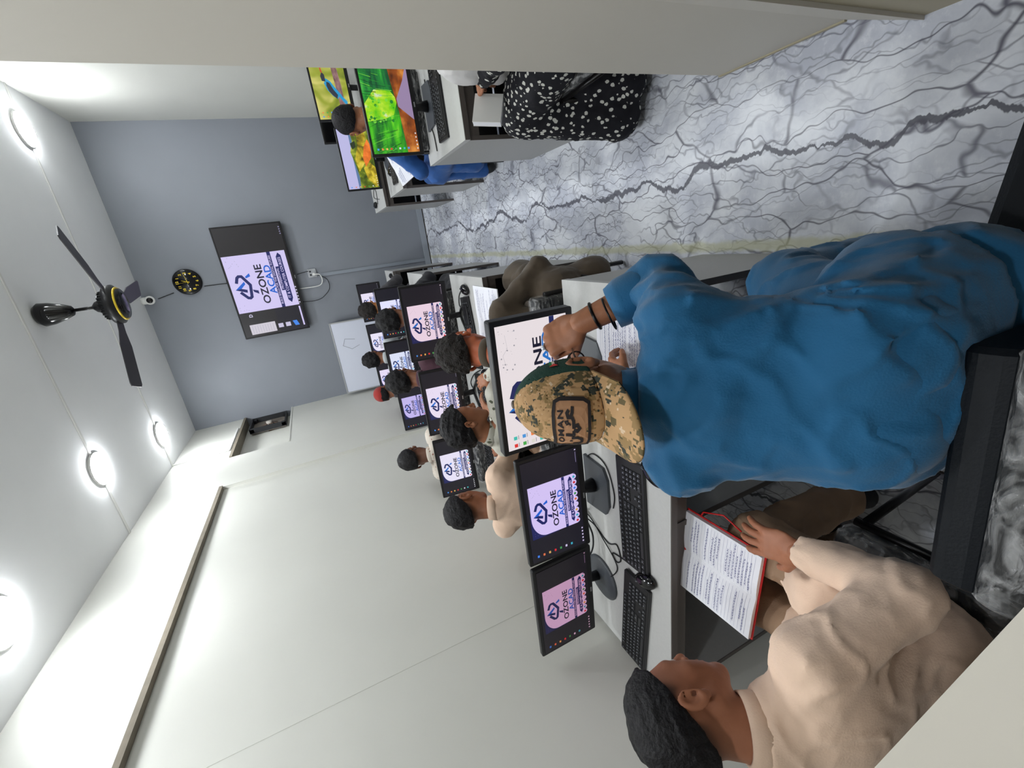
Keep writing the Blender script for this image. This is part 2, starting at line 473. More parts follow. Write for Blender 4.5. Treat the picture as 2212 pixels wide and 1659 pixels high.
# ------------------------------------------------------------------ the room
XL, XR, YF, ZC = -1.76, 1.53, 6.0, 3.25
YB = -1.3
def struct(name, mb, parent=None): return mb.build(name, parent, kind=None if parent else 'structure')
struct('floor', MB().box(-2.1, 1.8, YB-.2, YF+.2, -.06, 0, marble))
struct('ceiling', MB().box(-2.1, 1.8, YB-.2, YF+.2, ZC, ZC+.1, ceil_paint))
struct('wall_far', MB().box(-2.1, 1.8, YF, YF+.15, 0, ZC, wall_grey))
struct('wall_back', MB().box(-2.1, 1.8, YB-.15, YB, 0, ZC, wall_cream))
# left wall: panel set back 4 cm below a deeper band, with an opening for the extractor fan
wl = MB()
wl.box(-2.0, XL, YB, YF, 2.71, ZC, wall_white)                    # upper band
wl.box(-2.0, XL-.03, YB, 4.11, 0, 2.71, wall_white)              # recessed panel
wl.box(-2.0, XL, 4.11, 4.78, 0, 2.71, wall_white)
wl.box(-2.0, XL, 4.78, YF, 0, 2.18, wall_white)
wl.box(-2.0, XL-.11, 4.78, YF, 2.18, 2.71, wall_white)
wl.box(XL-.001, XL+.003, 4.108, 4.125, .7, 2.684, wall_white)
struct('wall_left', wl)
struct('trim_4', MB().box(XL-.031, XL-.0285, 1.574, 1.584, .70, 2.69, wall_white))
struct('trim_1', MB().box(XL-.028, XL+.008, YB, 4.12, 2.685, 2.712, underside_shade))     # brown strip painting the shade under the band
struct('trim_2', MB().box(XL-.11, XL+.010, 4.78, YF, 2.70, 2.725, underside_shade))  # shade along the top of the fan opening, put in as brown colour
struct('trim_3', MB().box(XL-.10, XL+.004, 4.78, YF, 2.165, 2.182, wall_white).box(XL-.09, XL-.08, 4.78, YF, 2.18, 2.2, wall_white))
struct('wall_right', MB().box(XR, XR+.15, 1.34, YF, 0, ZC, wall_white))
struct('wall_partition', MB().box(.45, 1.8, .92, 1.34, 0, ZC, wall_cream)
       .add([(.45, .92, 0), (.375, .735, 0), (.60, .735, 0), (.60, .92, 0), (.45, .92, ZC), (.375, .735, ZC), (.60, .735, ZC), (.60, .92, ZC)],
            [(3, 2, 1, 0), (4, 5, 6, 7), (0, 1, 5, 4), (1, 2, 6, 5), (2, 3, 7, 6), (3, 0, 4, 7)], wall_cream)
       .box(.62, 1.8, YB, .92, 0, ZC, wall_cream))
# doorway in the partition: frame, sill and dark leaf
frame_m = mat('door_frame_cream', srgb(176, 166, 140), .5); frame_b = mat('door_frame_brown', srgb(120, 106, 84), .6)
dd = MB().box(.46, .50, -.25, .66, 0.03, 2.1, mat('door_dark_grey', srgb(62, 66, 70), .5))
door = struct('door_1', dd)
struct('door_frame', MB().box(.40, .62, .66, .735, 0, 2.15, frame_b).box(.385, .40, .66, .74, 0, 2.15, frame_m), door)
struct('door_sill', MB().box(.40, .62, -.3, .66, 0, .04, frame_m), door)
struct('door_frame', MB().box(.40, .62, -.3, -.25, 0, 2.15, frame_b), door)
struct('door_head', MB().box(.40, .62, -.3, .735, 2.1, 2.16, frame_b), door)
struct('baseboard_far', MB().box(-1.76, XR, YF-.02, YF, 0.015, .085, trim_grey).box(-1.76, XR, YF-.012, YF, 0, .015, dark_gap))
struct('baseboard_partition', MB().box(.446, .452, .92, 1.345, 0, .012, frame_m))
# low plastered half wall in the near left corner, close to the camera
struct('wall_low', MB().prism([(-.78, .18), (-.40, .10), (-.36, -.35), (-.98, -.35), (-.88, .165)][::-1], .86, 1.0, wall_cream)
       .prism([(-.80, .14), (-.45, .06), (-.42, -.33), (-.94, -.33), (-.86, .13)][::-1], 0, .86, wall_cream))

# ------------------------------------------------------------------ ceiling and wall fittings
lamp_em = mat('lamp_diffuser', (1, 1, 1, 1), .4, emit=(.93, .97, 1.0, 1), estr=LAMP)
LBL = ['round white ceiling lamp in the far right corner above the grey wall', 'round white ceiling lamp in the far left corner beside the fan opening',
       'round white ceiling lamp left of the fan, second from the far wall', 'round white ceiling lamp at the left edge, nearest the camera',
       'added fill lamp, unseen behind the right partition', 'added unseen fill lamp on the ceiling right of the fan', 'added unseen fill lamp above the boy in front', 'added unseen fill lamp above the camera']
for i, (x, y) in enumerate(LAMPS):
    t = empty('ceiling_lamp', (x, y, ZC), 0, LBL[i], 'ceiling lamp', 'round ceiling lamps')
    MB().lathe([(.118, 0), (.124, -.003), (.124, -.015), (.1175, -.016)], 40, white_pl, close=False).build('lamp_rim', t)
    MB().lathe([(.117, -.012), (.117, -.021), (.112, -.027), (.08, -.034), (.01, -.036)], 40, lamp_em).build('diffuser', t)
for (pts, w, nm, lb) in (
    ([(XR, 4.96), (XL, 4.96)], .022, 'cable_conduit', 'white cable trunking across the ceiling between the two far lamps'),
    ([(XR, 3.76), (XL, 3.76)], .022, 'cable_conduit', 'white cable trunking across the ceiling over the fan')):
    (x0, y0), (x1, y1) = pts
    o = MB().rbox(x1, x0, y0-w/2, y0+w/2, ZC-.009, ZC, .003, white_pl, axis='x').build(nm)
    tag(o, lb, 'cable trunking')
o = MB().rbox(XL, XL+.014, 4.965, 4.987, 2.75, ZC, .004, white_pl).rbox(XL, XL+.014, 4.975, 5.64, 2.74, 2.76, .004, white_pl, axis='y').build('cable_conduit')
tag(o, 'white cable trunking down the left wall towards the extractor fan', 'cable trunking')
o = MB().rbox(-.205, -.165, YF-.016, YF, .085, 1.42, .004, mat('trunk_grey', srgb(140, 147, 156), .5)).build('cable_conduit')
tag(o, 'grey painted trunking on the grey wall from socket to floor', 'cable trunking')

# ceiling fan
t = empty('ceiling_fan', (-.12, 3.94, ZC), 0, 'black ceiling fan with a gold ring, hanging near the far wall', 'fan')
MB().lathe([(.012, -.20), (.032, -.19), (.05, -.15), (.072, -.08), (.078, -.03), (.06, -.004), (.02, 0)], 28, blk_gloss).build('canopy', t)
MB().tube([(0, 0, -.16), (0, 0, -.37)], .011, 10, blk_metal).build('rod', t)
MB().lathe([(.014, -.30), (.035, -.32), (.045, -.345), (.05, -.35), (.085, -.36), (.095, -.375), (.10, -.395), (.13, -.40), (.135, -.415), (.135, -.44), (.115, -.455), (.11, -.46)], 32, blk).build('motor_housing', t)
MB().lathe([(.112, -.452), (.116, -.46), (.110, -.468), (.103, -.462)], 40, gold).build('ring', t, label='thin gold ring')
MB().lathe([(.105, -.455), (.103, -.475), (.06, -.487), (.01, -.49)], 32, blk_gloss).build('motor_cap', t)
for k in range(26):
    a = 2*PI*k/26; c, s = math.cos(a), math.sin(a)
fr = MB()
for k in range(26):
    Mx = Matrix.Rotation(2*PI*k/26, 4, 'Z'); fr.box(.088, .099, -.003, .003, -.392, -.362, blk_gloss, Mx)
fr.build('cooling_ribs', t)
fanm = mat('fan_blade', srgb(52, 50, 54), .4)
for a in (-38, 82, 202):
    Mx = Matrix.Rotation(math.radians(a), 4, 'Z') @ Matrix.Translation((0, 0, -.425)) @ Matrix.Rotation(math.radians(9), 4, 'X')
    b = MB(); pl = [(.12, -.03), (.2, -.035), (.3, -.06), (.58, -.062), (.60, -.05), (.60, .05), (.58, .062), (.3, .06), (.2, .035), (.12, .03)]
    b.prism(pl, -.003, .003, fanm, Mx); b.build('blade', t)

# security camera
t = empty('security_camera', (-.19, YF-.05, ZC), 0, 'small white security camera high on the grey wall below the ceiling', 'camera')
MB().lathe([(.03, 0), (.038, -.02), (.036, -.05), (.02, -.055)], 24, white_pl).build('mount', t)
Mx = Matrix.Translation((0, -.03, -.085)) @ Matrix.Rotation(math.radians(100), 4, 'X')
MB().lathe([(.01, -.03), (.036, -.025), (.046, 0), (.046, .02), (.04, .028), (.03, .03)], 28, white_pl, Mx).build('housing', t)
MB().lathe([(.028, .029), (.029, .033), (.01, .034)], 24, blk_gloss, Mx).build('lens', t, label='black round lens')

# wires on the far wall
wire_m = blk_matte
def wire(name, pts, r, m, label, cat='cable'):
    P = [Vector(p) for p in pts]; out = []
    for i in range(len(P)-1):          # catmull-rom
        p0 = P[max(i-1, 0)]; p1 = P[i]; p2 = P[i+1]; p3 = P[min(i+2, len(P)-1)]
        for k in range(6):
            t = k/6; out.append(.5*((2*p1)+(p2-p0)*t+(2*p0-5*p1+4*p2-p3)*t*t+(3*p1-p0-3*p2+p3)*t**3))
    out.append(P[-1]); o = MB().tube(out, r, 6, m).build(name); tag(o, label, cat); return o
wire('camera_wire', [(-.19, YF-.006, 3.11), (-.15, YF-.006, 2.95)], .004, wire_m, 'dark wire from the security camera down to the clock')
wire('clock_wire', [(-.125, YF-.006, 2.65), (-.13, YF-.006, 2.42)], .004, wire_m, 'thin dark wire between the clock and the television')

# wall clock
t = empty('wall_clock', (-.055, YF, 2.79), 0, 'round black wall clock with yellow numerals above the television', 'clock')
Mx = Matrix.Rotation(PI/2, 4, 'X')
MB().lathe([(.135, 0), (.14, .012), (.132, .03), (.122, .032), (.118, .02)], 44, blk_gloss, Mx).build('rim', t)
MB().lathe([(.119, .012), (.119, .018), (.002, .019)], 44, blk_matte, Mx).build('dial', t)
for h in range(1, 13):
    a = PI/2-h*PI/6; v, f = text_mesh(str(h), .036, off=.0012); 
    nb_ = MB().add([(x+.095*math.cos(a), y+.095*math.sin(a), .021) for x, y, z in v], f, gold, M=Mx); nb_.build('numeral', t)
def hand2(a, ln, w, z):
    return MB().prism([(-w, -.02), (w, -.02), (w*.4, ln), (-w*.4, ln)], z, z+.001, gold, Mx @ Matrix.Rotation(a, 4, 'Z'))
hand2(-math.radians(20), .055, .004, .022).build('hour_hand', t)
hand2(-math.radians(82), .085, .003, .024).build('minute_hand', t)
hand2(-math.radians(-5), .09, .001, .026).build('second_hand', t)

# socket under the television with its plugs and leads
t = empty('power_socket', (-.15, YF, 1.51), 0, 'square grey wall socket below the television', 'socket')
MB().rbox(-.05, .05, -.014, 0, -.05, .05, .01, mat('socket_grey', srgb(170, 172, 176), .4), axis='y').build('face_plate', t)
for x0 in (-.03, .01): MB().box(x0, x0+.02, -.018, -.013, .01, .03, blk_matte).build('switch', t)
MB().rbox(-.03, .0, -.045, -.014, -.03, .0, .008, white_pl, axis='y').build('plug', t, label='white plug')
wire('television_lead', [(-.165, YF-.04, 1.50), (-.18, YF-.05, 1.43), (-.26, YF-.03, 1.42), (-.31, YF-.02, 1.48), (-.31, YF-.02, 1.70)], .006, white_pl, 'white power lead looping from the socket up to the television')
wire('antenna_lead', [(-.12, YF-.02, 1.55), (-.14, YF-.02, 1.68)], .004, wire_m, 'short black lead above the socket')
wire('adapter_lead', [(-.18, YF-.02, 1.45), (-.25, YF-.02, 1.36), (-.36, YF-.02, 1.36), (-.44, YF-.02, 1.44), (-.47, YF-.02, 1.5), (-.48, YF-.02, 1.58), (-.47, YF-.02, 1.7)], .004, wire_m, 'black lead looping below and left of the socket')

# extractor fan in the opening of the left wall
t = empty('extractor_fan', (XL-.05, 5.77, 2.44), 0, 'square dark extractor fan in the wall opening by the far corner', 'fan')
fb = MB()
for (y0, y1, z0, z1) in ((-.2, .2, .185, .2), (-.2, .2, -.2, -.185), (-.2, -.185, -.2, .2), (.185, .2, -.2, .2)): fb.rbox(-.03, .03, y0, y1, z0, z1, .004, blk_matte, axis='x')
for (y, z) in ((-.17, -.17), (.17, -.17), (-.17, .17), (.17, .17)): fb.box(-.02, .02, y-.03, y+.03, z-.02, z+.02, blk)
fb.build('fan_frame', t)
MB().box(-.04, -.03, -.19, .19, -.19, .19, mat('fan_backing', srgb(120, 112, 104), .7)).build('back_plate', t)
MB().lathe([(.035, -.02), (.035, .015), (.01, .02)], 20, mat('fan_hub', srgb(190, 184, 176), .5), Matrix.Rotation(PI/2, 4, 'Y')).build('hub', t)
fbm = mat('extractor_blade', srgb(96, 78, 66), .5)
for a in (20, 110, 200, 290):
    Mx = Matrix.Rotation(math.radians(a), 4, 'X') @ Matrix.Rotation(.35, 4, 'Z')
    MB().add([(-.004, .03, -.02), (-.004, .17, -.07), (-.004, .17, .06), (-.004, .03, .02), (.004, .03, -.02), (.004, .17, -.07), (.004, .17, .06), (.004, .03, .02)],
             [(0, 1, 2, 3), (7, 6, 5, 4), (0, 4, 5, 1), (1, 5, 6, 2), (2, 6, 7, 3), (3, 7, 4, 0)], fbm, M=Mx).build('blade', t)

# whiteboard leaning in the far left corner
t = empty('whiteboard', (-1.25, 5.84, .62), 0, 'white board propped against the grey wall in the far left corner', 'whiteboard')
t.rotation_euler = (math.radians(-4), 0, math.radians(3))
MB().rbox(-.46, .46, 0, .015, 0, .85, .01, mat('whiteboard_face', srgb(214, 218, 232), .3), axis='y').build('panel', t)
fb = MB().box(-.47, -.455, -.006, .02, -.01, .86, silver).box(.455, .47, -.006, .02, -.01, .86, silver).box(-.47, .47, -.006, .02, .85, .862, silver).box(-.47, .47, -.006, .02, -.01, 0, silver)
fb.build('board_frame', t)
sc_ = MB()
for pts in ([(.24, .72), (.1, .76), (.0, .66), (.06, .56)], [(.24, .72), (.2, .6)]):
    for q in band([(a*.6+.1, b) for a, b in pts], .003): sc_.poly([(x, -.002, z) for x, z in q], ink_dark)
sc_.build('marker_lines', t)

# ------------------------------------------------------------------ screens
class Draw:
    def __init__(s, W, H): s.W, s.H, s.mb = W, H, MB()
    def P(s, u, v, l): return (u*s.W-s.W/2, -.0006*l, v*s.H)
    def poly(s, pts, m, l=1): s.mb.add([s.P(u, v, l) for u, v in pts], [tuple(range(len(pts)))], m)
    def rect(s, u0, u1, v0, v1, m, l=1): s.poly([(u0, v0), (u1, v0), (u1, v1), (u0, v1)], m, l)
    def disc(s, u, v, r, m, l=1, n=14): s.poly([(u+r*math.cos(2*PI*k/n), v+r*s.W/s.H*math.sin(2*PI*k/n)) for k in range(n)], m, l)
    def text(s, body, u, v, h, m, l=2, off=0, sx=1, space=1):
        """h = cap height as a fraction of screen height"""
        sz = h*s.H/.70; vs, fs = text_mesh(body, sz, off=off*sz, space=space, sx=sx)
        cx = u*s.W-s.W/2; cz = v*s.H
        s.mb.add([(cx+x, -.0006*l, cz+y) for x, y, z in vs], fs, m)
def _tw(s, body, u, v, h, width, m, l=2, off=0):
    # lettering stretched to a given width (fraction of the screen width)
    sz = h*s.H/.70; vs, fs = text_mesh(body, sz, off=off*sz); xs = [p[0] for p in vs]; k = width*s.W/(max(xs)-min(xs)); mid = (max(xs)+min(xs))/2
    s.mb.add([(u*s.W-s.W/2+(x-mid)*k, -.0006*l, v*s.H+y) for x, y, z in vs], fs, m)
Draw.textw = _tw
S_white = screen_mat('screen_white', (.80, .76, .92)); S_navy = screen_mat('screen_navy', srgb(20, 32, 96)[:3]); S_blue = screen_mat('screen_blue', srgb(22, 110, 208)[:3])
S_dark = screen_mat('screen_dark', srgb(20, 18, 28)[:3]); S_navy2 = screen_mat('screen_deep_blue', srgb(22, 30, 88)[:3])
S_ink = screen_mat('screen_ink', srgb(14, 16, 44)[:3]); S_grey = screen_mat('screen_grey', srgb(150, 150, 170)[:3])
S_ic = [screen_mat('screen_icon_%s' % n, srgb(*c)[:3]) for n, c in (('yellow', (230, 190, 90)), ('blue', (70, 150, 235)), ('white', (220, 220, 225)), ('red', (220, 50, 50)),
        ('orange', (235, 130, 70)), ('teal', (60, 190, 190)), ('green', (70, 170, 80)))]

def emblem(D, cu, cv, r, l=2, asp=None):
    """the academy's angular hexagon emblem with the blue peak in it; r in screen-width units"""
    k = D.W/D.H
    T = lambda pts: [(cu+x*r, cv+y*r*k) for x, y in pts]
    for q in band([(.56, .74), (1.22, .50), (1.38, .30), (1.34, -.02), (.18, -.72), (-1.28, -.50), (-1.42, -.30), (-1.36, -.06), (-.56, .58)], .34): D.poly(T(q), S_navy, l)
    D.poly(T([(-.23, 1.05), (.68, -.12), (.36, -.20), (-.14, .36)]), S_blue, l+1)
    D.poly(T([(-.23, 1.05), (-.14, .36), (-.36, -.24), (-.72, -.18)]), S_navy, l+1)
    D.poly(T([(1.05, -.48), (1.24, -.40), (1.62, -.95), (1.22, -1.0)]), S_blue, l+1)
    D.poly(T([(-.72, -.90), (-.42, -.82), (-.62, -1.42), (-1.06, -1.42)]), S_navy, l+1)

def poster(D, x0, x1, y0, y1, curve=True, corner=.30):
    w = x1-x0; h = y1-y0; A = lambda a: x0+a*w; B = lambda b: y0+b*h
    if curve:
        D.poly([(x0-.01, B(1.02)), (x0-.01, B(.45)), (A(.02), B(.45)), (A(.5), B(1.02))], S_navy2, 1)
        pts = [(x1, y0), (x1, y1)]
        for k in range(11):
            t = PI/2+k*PI/2/10; rx = .38*w; ry = corner*h
            pts.append((x0+rx+rx*math.cos(t), y1-ry+ry*math.sin(t)))
        pts.append((x0, y0)); D.poly(pts, S_white, 2)
    else: D.rect(x0, x1, y0, y1, S_white, 2)
    emblem(D, A(.45), B(.790), .142*w, 3)
    D.textw('OZONE', A(.46), B(.490), .112*h, .70*w, S_ink, 4, .022)
    D.textw('ACAD', A(.52), B(.350), .108*h, .52*w, S_blue, 4, .022)
    D.rect(x0, x1, B(.238), B(.295), S_navy, 3)
    D.textw('BUILD SKILLS FOR THE DIGITAL FUTURE', A(.5), B(.267), .032*h, .88*w, S_white, 4, .012)
    D.rect(A(.30), A(.73), B(.160), B(.215), S_navy, 3); D.textw('PROFESSIONAL', A(.515), B(.188), .034*h, .38*w, S_white, 4, .012)
    D.poly([(A(.06), B(.110)), (A(.12), B(.158)), (A(.90), B(.162)), (A(.97), B(.120)), (A(.92), B(.078)), (A(.14), B(.074))], S_navy, 3)
    D.textw('IT & COMPUTER COURSES', A(.52), B(.118), .044*h, .74*w, S_white, 4, .012)
    if curve:
        D.rect(x0, x1, y0, B(.03), S_navy, 3)
        for k in range(9):
            D.disc(A(.06+.11*k), B(.035), .050*w, S_white, 4); D.disc(A(.06+.11*k), B(.035), .024*w, S_ic[(k*2+3) % 7], 5)
    rnd = random.Random(4)
    for k in range(16):
        D.disc(A(rnd.choice([rnd.uniform(.02, .2), rnd.uniform(.8, .97)])), B(rnd.uniform(.78 if k % 2 else .86, .97)), .005*w, S_grey, 3, 6)

def pic_poster(W, H):
    D = Draw(W, H); D.rect(0, 1, 0, 1, S_dark, 0); poster(D, .25, .76, .075, .93)
    for k in range(7): D.rect(.045, .068, .87-.105*k, .905-.105*k, S_ic[(k*3+1) % 7], 2)
    for k in range(5): D.rect(.03+.035*k, .045+.035*k, .02, .045, S_ic[2], 2)
    D.rect(.86, .96, .028, .036, S_grey, 2); D.rect(.975, .985, .02, .045, S_ic[2], 2)
    return D.mb
def pic_wide(W, H):                     # the poster enlarged over the whole screen
    D = Draw(W, H); D.rect(0, 1, 0, 1, S_white, 0)
    emblem(D, .36, .70, .13, 2)
    D.textw('OZONE', .56, .44, .12, .62, S_ink, 3, .022); D.textw('ACAD', .66, .315, .11, .48, S_blue, 3, .022)
    D.rect(.0, 1, .18, .25, S_navy, 2); D.text('BUILD SKILLS FOR THE DIGITAL FUTURE', .5, .215, .035, S_white, 3)
    D.text('IT & COMPUTER COURSES', .6, .10, .05, S_navy, 3, off=.02)
    for k in range(4):
        for j in range(2): D.rect(.02+.065*j, .05+.065*j, .86-.13*k, .91-.13*k, S_ic[(k*3+j*2+3) % 7], 2); D.rect(.02+.065*j, .055+.065*j, .835-.13*k, .845-.13*k, S_grey, 2)
    rnd = random.Random(9)
    for k in range(26): D.disc(rnd.uniform(.65, .98), rnd.uniform(.72, .97), rnd.choice([.002, .003, .006]), S_grey, 1, 8)
    for q in band([(.70, .9), (.78, .93), (.83, .86), (.93, .88)], .002): D.poly(q, S_grey, 1)
    return D.mb

def tex_screen(name, build):
    if name in MATS: return MATS[name]
    m = bpy.data.materials.new(name); m.use_nodes = True; nt = m.node_tree
    p = nt.nodes['Principled BSDF']; p.inputs['Base Color'].default_value = (.01, .01, .01, 1); p.inputs['Roughness'].default_value = .35
    c = build(nt); nt.links.new(c, p.inputs['Emission Color']); p.inputs['Emission Strength'].default_value = 1.0
    MATS[name] = m; return m
def node_ramp(nt, x, stops):
    r = nt.nodes.new('ShaderNodeValToRGB'); e = r.color_ramp.elements
    while len(e) < len(stops): e.new(.5)
    for k, (pos, c) in enumerate(stops): e[k].position = pos; e[k].color = srgb(*c)
    nt.links.new(x, r.inputs[0]); return r.outputs[0]
def b_noise(sc, stops, scale=(1, 1, 1), det=4, rot=(0, 0, 0), dist=0):
    def f(nt):
        tc = nt.nodes.new('ShaderNodeTexCoord'); mp = nt.nodes.new('ShaderNodeMapping'); mp.inputs['Scale'].default_value = scale; mp.inputs['Rotation'].default_value = rot
        nt.links.new(tc.outputs['Object'], mp.inputs[0]); n = nt.nodes.new('ShaderNodeTexNoise'); n.inputs['Scale'].default_value = sc; n.inputs['Detail'].default_value = det
        n.inputs['Distortion'].default_value = dist
        nt.links.new(mp.outputs[0], n.inputs['Vector']); return node_ramp(nt, n.outputs['Fac'], stops)
    return f
def pic_bamboo(W, H):
    D = Draw(W, H)
    leaf = tex_screen('screen_bamboo', b_noise(9, [(.3, (8, 40, 16)), (.45, (16, 110, 30)), (.6, (70, 190, 20)), (.72, (150, 220, 60))], (.5, 1, 2.6), 6, (0, .5, 0)))
    leafR = tex_screen('screen_bamboo_dark', b_noise(9, [(.3, (8, 36, 20)), (.45, (12, 92, 50)), (.62, (40, 160, 50)), (.75, (120, 200, 110))], (.5, 1, 3.2), 6, (0, -.6, 0)))
    glow = tex_screen('screen_bamboo_glow', b_noise(14, [(.35, (70, 190, 10)), (.5, (150, 215, 20)), (.6, (190, 225, 60)), (.7, (215, 215, 250))], (1, 1, 1), 5))
    soil = tex_screen('screen_soil', b_noise(12, [(.3, (70, 30, 12)), (.5, (150, 74, 20)), (.7, (216, 140, 60))], (1, 1, 1.6), 5))
    pathm = screen_mat('screen_path', srgb(150, 130, 165)[:3])
    D.rect(0, 1, 0, 1, leaf, 0)
    D.poly([(.55, 1), (.62, .4), (1, .3), (1, 1)], leafR, 1)
    D.poly([(.34, 1), (.52, 1), (.66, .75), (.64, .42), (.55, .3), (.40, .42), (.36, .62)], glow, 2)
    rn = random.Random(3); gs = [screen_mat('screen_stalk_%d' % k, srgb(*c)[:3]) for k, c in enumerate(((10, 60, 30), (24, 130, 40), (60, 180, 40), (6, 36, 24), (120, 210, 60)))]
    for k in range(90):
        u = rn.uniform(0, 1); tilt = (u-.48)*.5; v0 = rn.uniform(.3, .85); L_ = rn.uniform(.12, .45); w_ = rn.uniform(.002, .007)
        if abs(u-.48) < .09: continue
        u1 = max(0, min(1, u+tilt*L_)); v1 = min(1, v0+L_); D.poly([(u, v0), (min(1, u+w_), v0), (min(1, u1+w_*.5), v1), (u1, v1)], gs[rn.randrange(5)], 2.5)
    for k in range(40):
        u = rn.uniform(.33, .62); v = rn.uniform(.34, .98); D.disc(u, v, rn.uniform(.006, .022), gs[rn.choice([1, 2, 4, 4])], 2.4, 7)
    D.poly([(0, .0), (0, .26), (.2, .28), (.42, .30), (.55, .33), (.75, .38), (1, .42), (1, 0)], soil, 3)
    D.poly([(.34, .0), (.48, .30), (.56, .31), (.74, .12), (.9, .0)], pathm, 4)
    for k in range(8): D.rect(.035, .055, .88-.095*k, .92-.095*k, S_ic[(k*3+1) % 7], 5)
    for k in range(5): D.rect(.03+.04*k, .045+.04*k, .02, .045, S_ic[2], 5)
    return D.mb
def pic_rocks(W, H):
    D = Draw(W, H)
    sky = screen_mat('screen_sky', srgb(186, 184, 226)[:3]); sea = screen_mat('screen_sea', srgb(90, 120, 160)[:3])
    rock = tex_screen('screen_rock', b_noise(16, [(.3, (50, 44, 10)), (.45, (150, 130, 20)), (.58, (212, 190, 50)), (.75, (236, 214, 110))], (1, 1, 1), 7, dist=.6))
    orange = tex_screen('screen_orange_rock', b_noise(14, [(.35, (190, 84, 10)), (.6, (245, 130, 50))], (1, 1, 1), 5)); 
    grass = tex_screen('screen_grass', b_noise(16, [(.3, (24, 40, 16)), (.5, (90, 110, 20)), (.7, (180, 190, 60))], (1, 1, 1), 6))
    D.rect(0, 1, 0, 1, sky, 0); D.rect(0, 1, .0, .66, sea, 1)
    D.poly([(0, .0), (0, .60), (.2, .57), (.4, .62), (.62, .70), (.8, .58), (1, .62), (1, 0)], grass, 2)
    D.poly([(.28, .54), (.5, .60), (.72, .44), (.98, .40), (1, .20), (.86, .12), (.6, .3), (.42, .32)], rock, 3)
    D.poly([(.36, .30), (.52, .34), (.70, .24), (.82, .1), (.7, .02), (.5, .08)], orange, 4)
    D.poly([(.0, .08), (.16, .32), (.34, .38), (.44, .16), (.34, .0), (.05, 0)], rock, 4)
    D.poly([(.66, .62), (.76, .66), (.80, .5), (.7, .5)], screen_mat('screen_dark_rock', srgb(40, 52, 30)[:3]), 4)
    for k in range(6): D.rect(.02, .038, .88-.14*k, .92-.14*k, S_ic[(k*3+1) % 7], 5)
    for k in range(5): D.rect(.03+.04*k, .045+.04*k, .02, .045, S_ic[2], 5)
    return D.mb
def pic_bird(W, H):
    D = Draw(W, H)
    bg = tex_screen('screen_meadow', b_noise(7, [(.3, (86, 110, 24)), (.45, (150, 160, 50)), (.58, (206, 200, 110)), (.75, (222, 212, 160))], (1, 1, .7), 2, dist=.5))
    branch = tex_screen('screen_branch', b_noise(18, [(.3, (96, 66, 70)), (.7, (168, 130, 128))], (1, 1, 3), 5))
    D.rect(0, 1, 0, 1, bg, 0)
    D.poly([(0, .16), (0, .31), (.5, .34), (1, .40), (1, .24), (.5, .17)], branch, 1)
    cy = screen_mat('screen_bird_blue', srgb(44, 150, 200)[:3]); dk = screen_mat('screen_bird_dark', srgb(44, 48, 62)[:3]); rd = screen_mat('screen_bird_beak', srgb(200, 60, 44)[:3])
    X = lambda pts: [(.30+(a-.3)*1, b) for a, b in pts]
    D.poly(X([(.18, .10), (.26, .08), (.34, .28), (.44, .50), (.54, .62), (.62, .66), (.60, .56), (.50, .40), (.36, .22)]), cy, 2)
    D.poly(X([(.30, .34), (.36, .26), (.46, .36), (.56, .46), (.60, .56), (.54, .66), (.44, .60), (.34, .46)]), cy, 2)
    D.poly(X([(.30, .36), (.36, .32), (.44, .42), (.54, .50), (.56, .58), (.50, .60), (.42, .56), (.36, .48)]), dk, 3)
    D.poly(X([(.56, .60), (.66, .60), (.70, .66), (.64, .72), (.57, .70)]), dk, 3); D.poly(X([(.68, .64), (.70, .69), (.93, .72)]), rd, 3)
    for k in range(6): D.rect(.03, .05, .86-.13*k, .90-.13*k, S_ic[(k*3+1) % 7], 4)
    for k in range(4): D.rect(.09, .11, .86-.13*k, .90-.13*k, S_ic[(k*2+4) % 7], 4)
    return D.mb

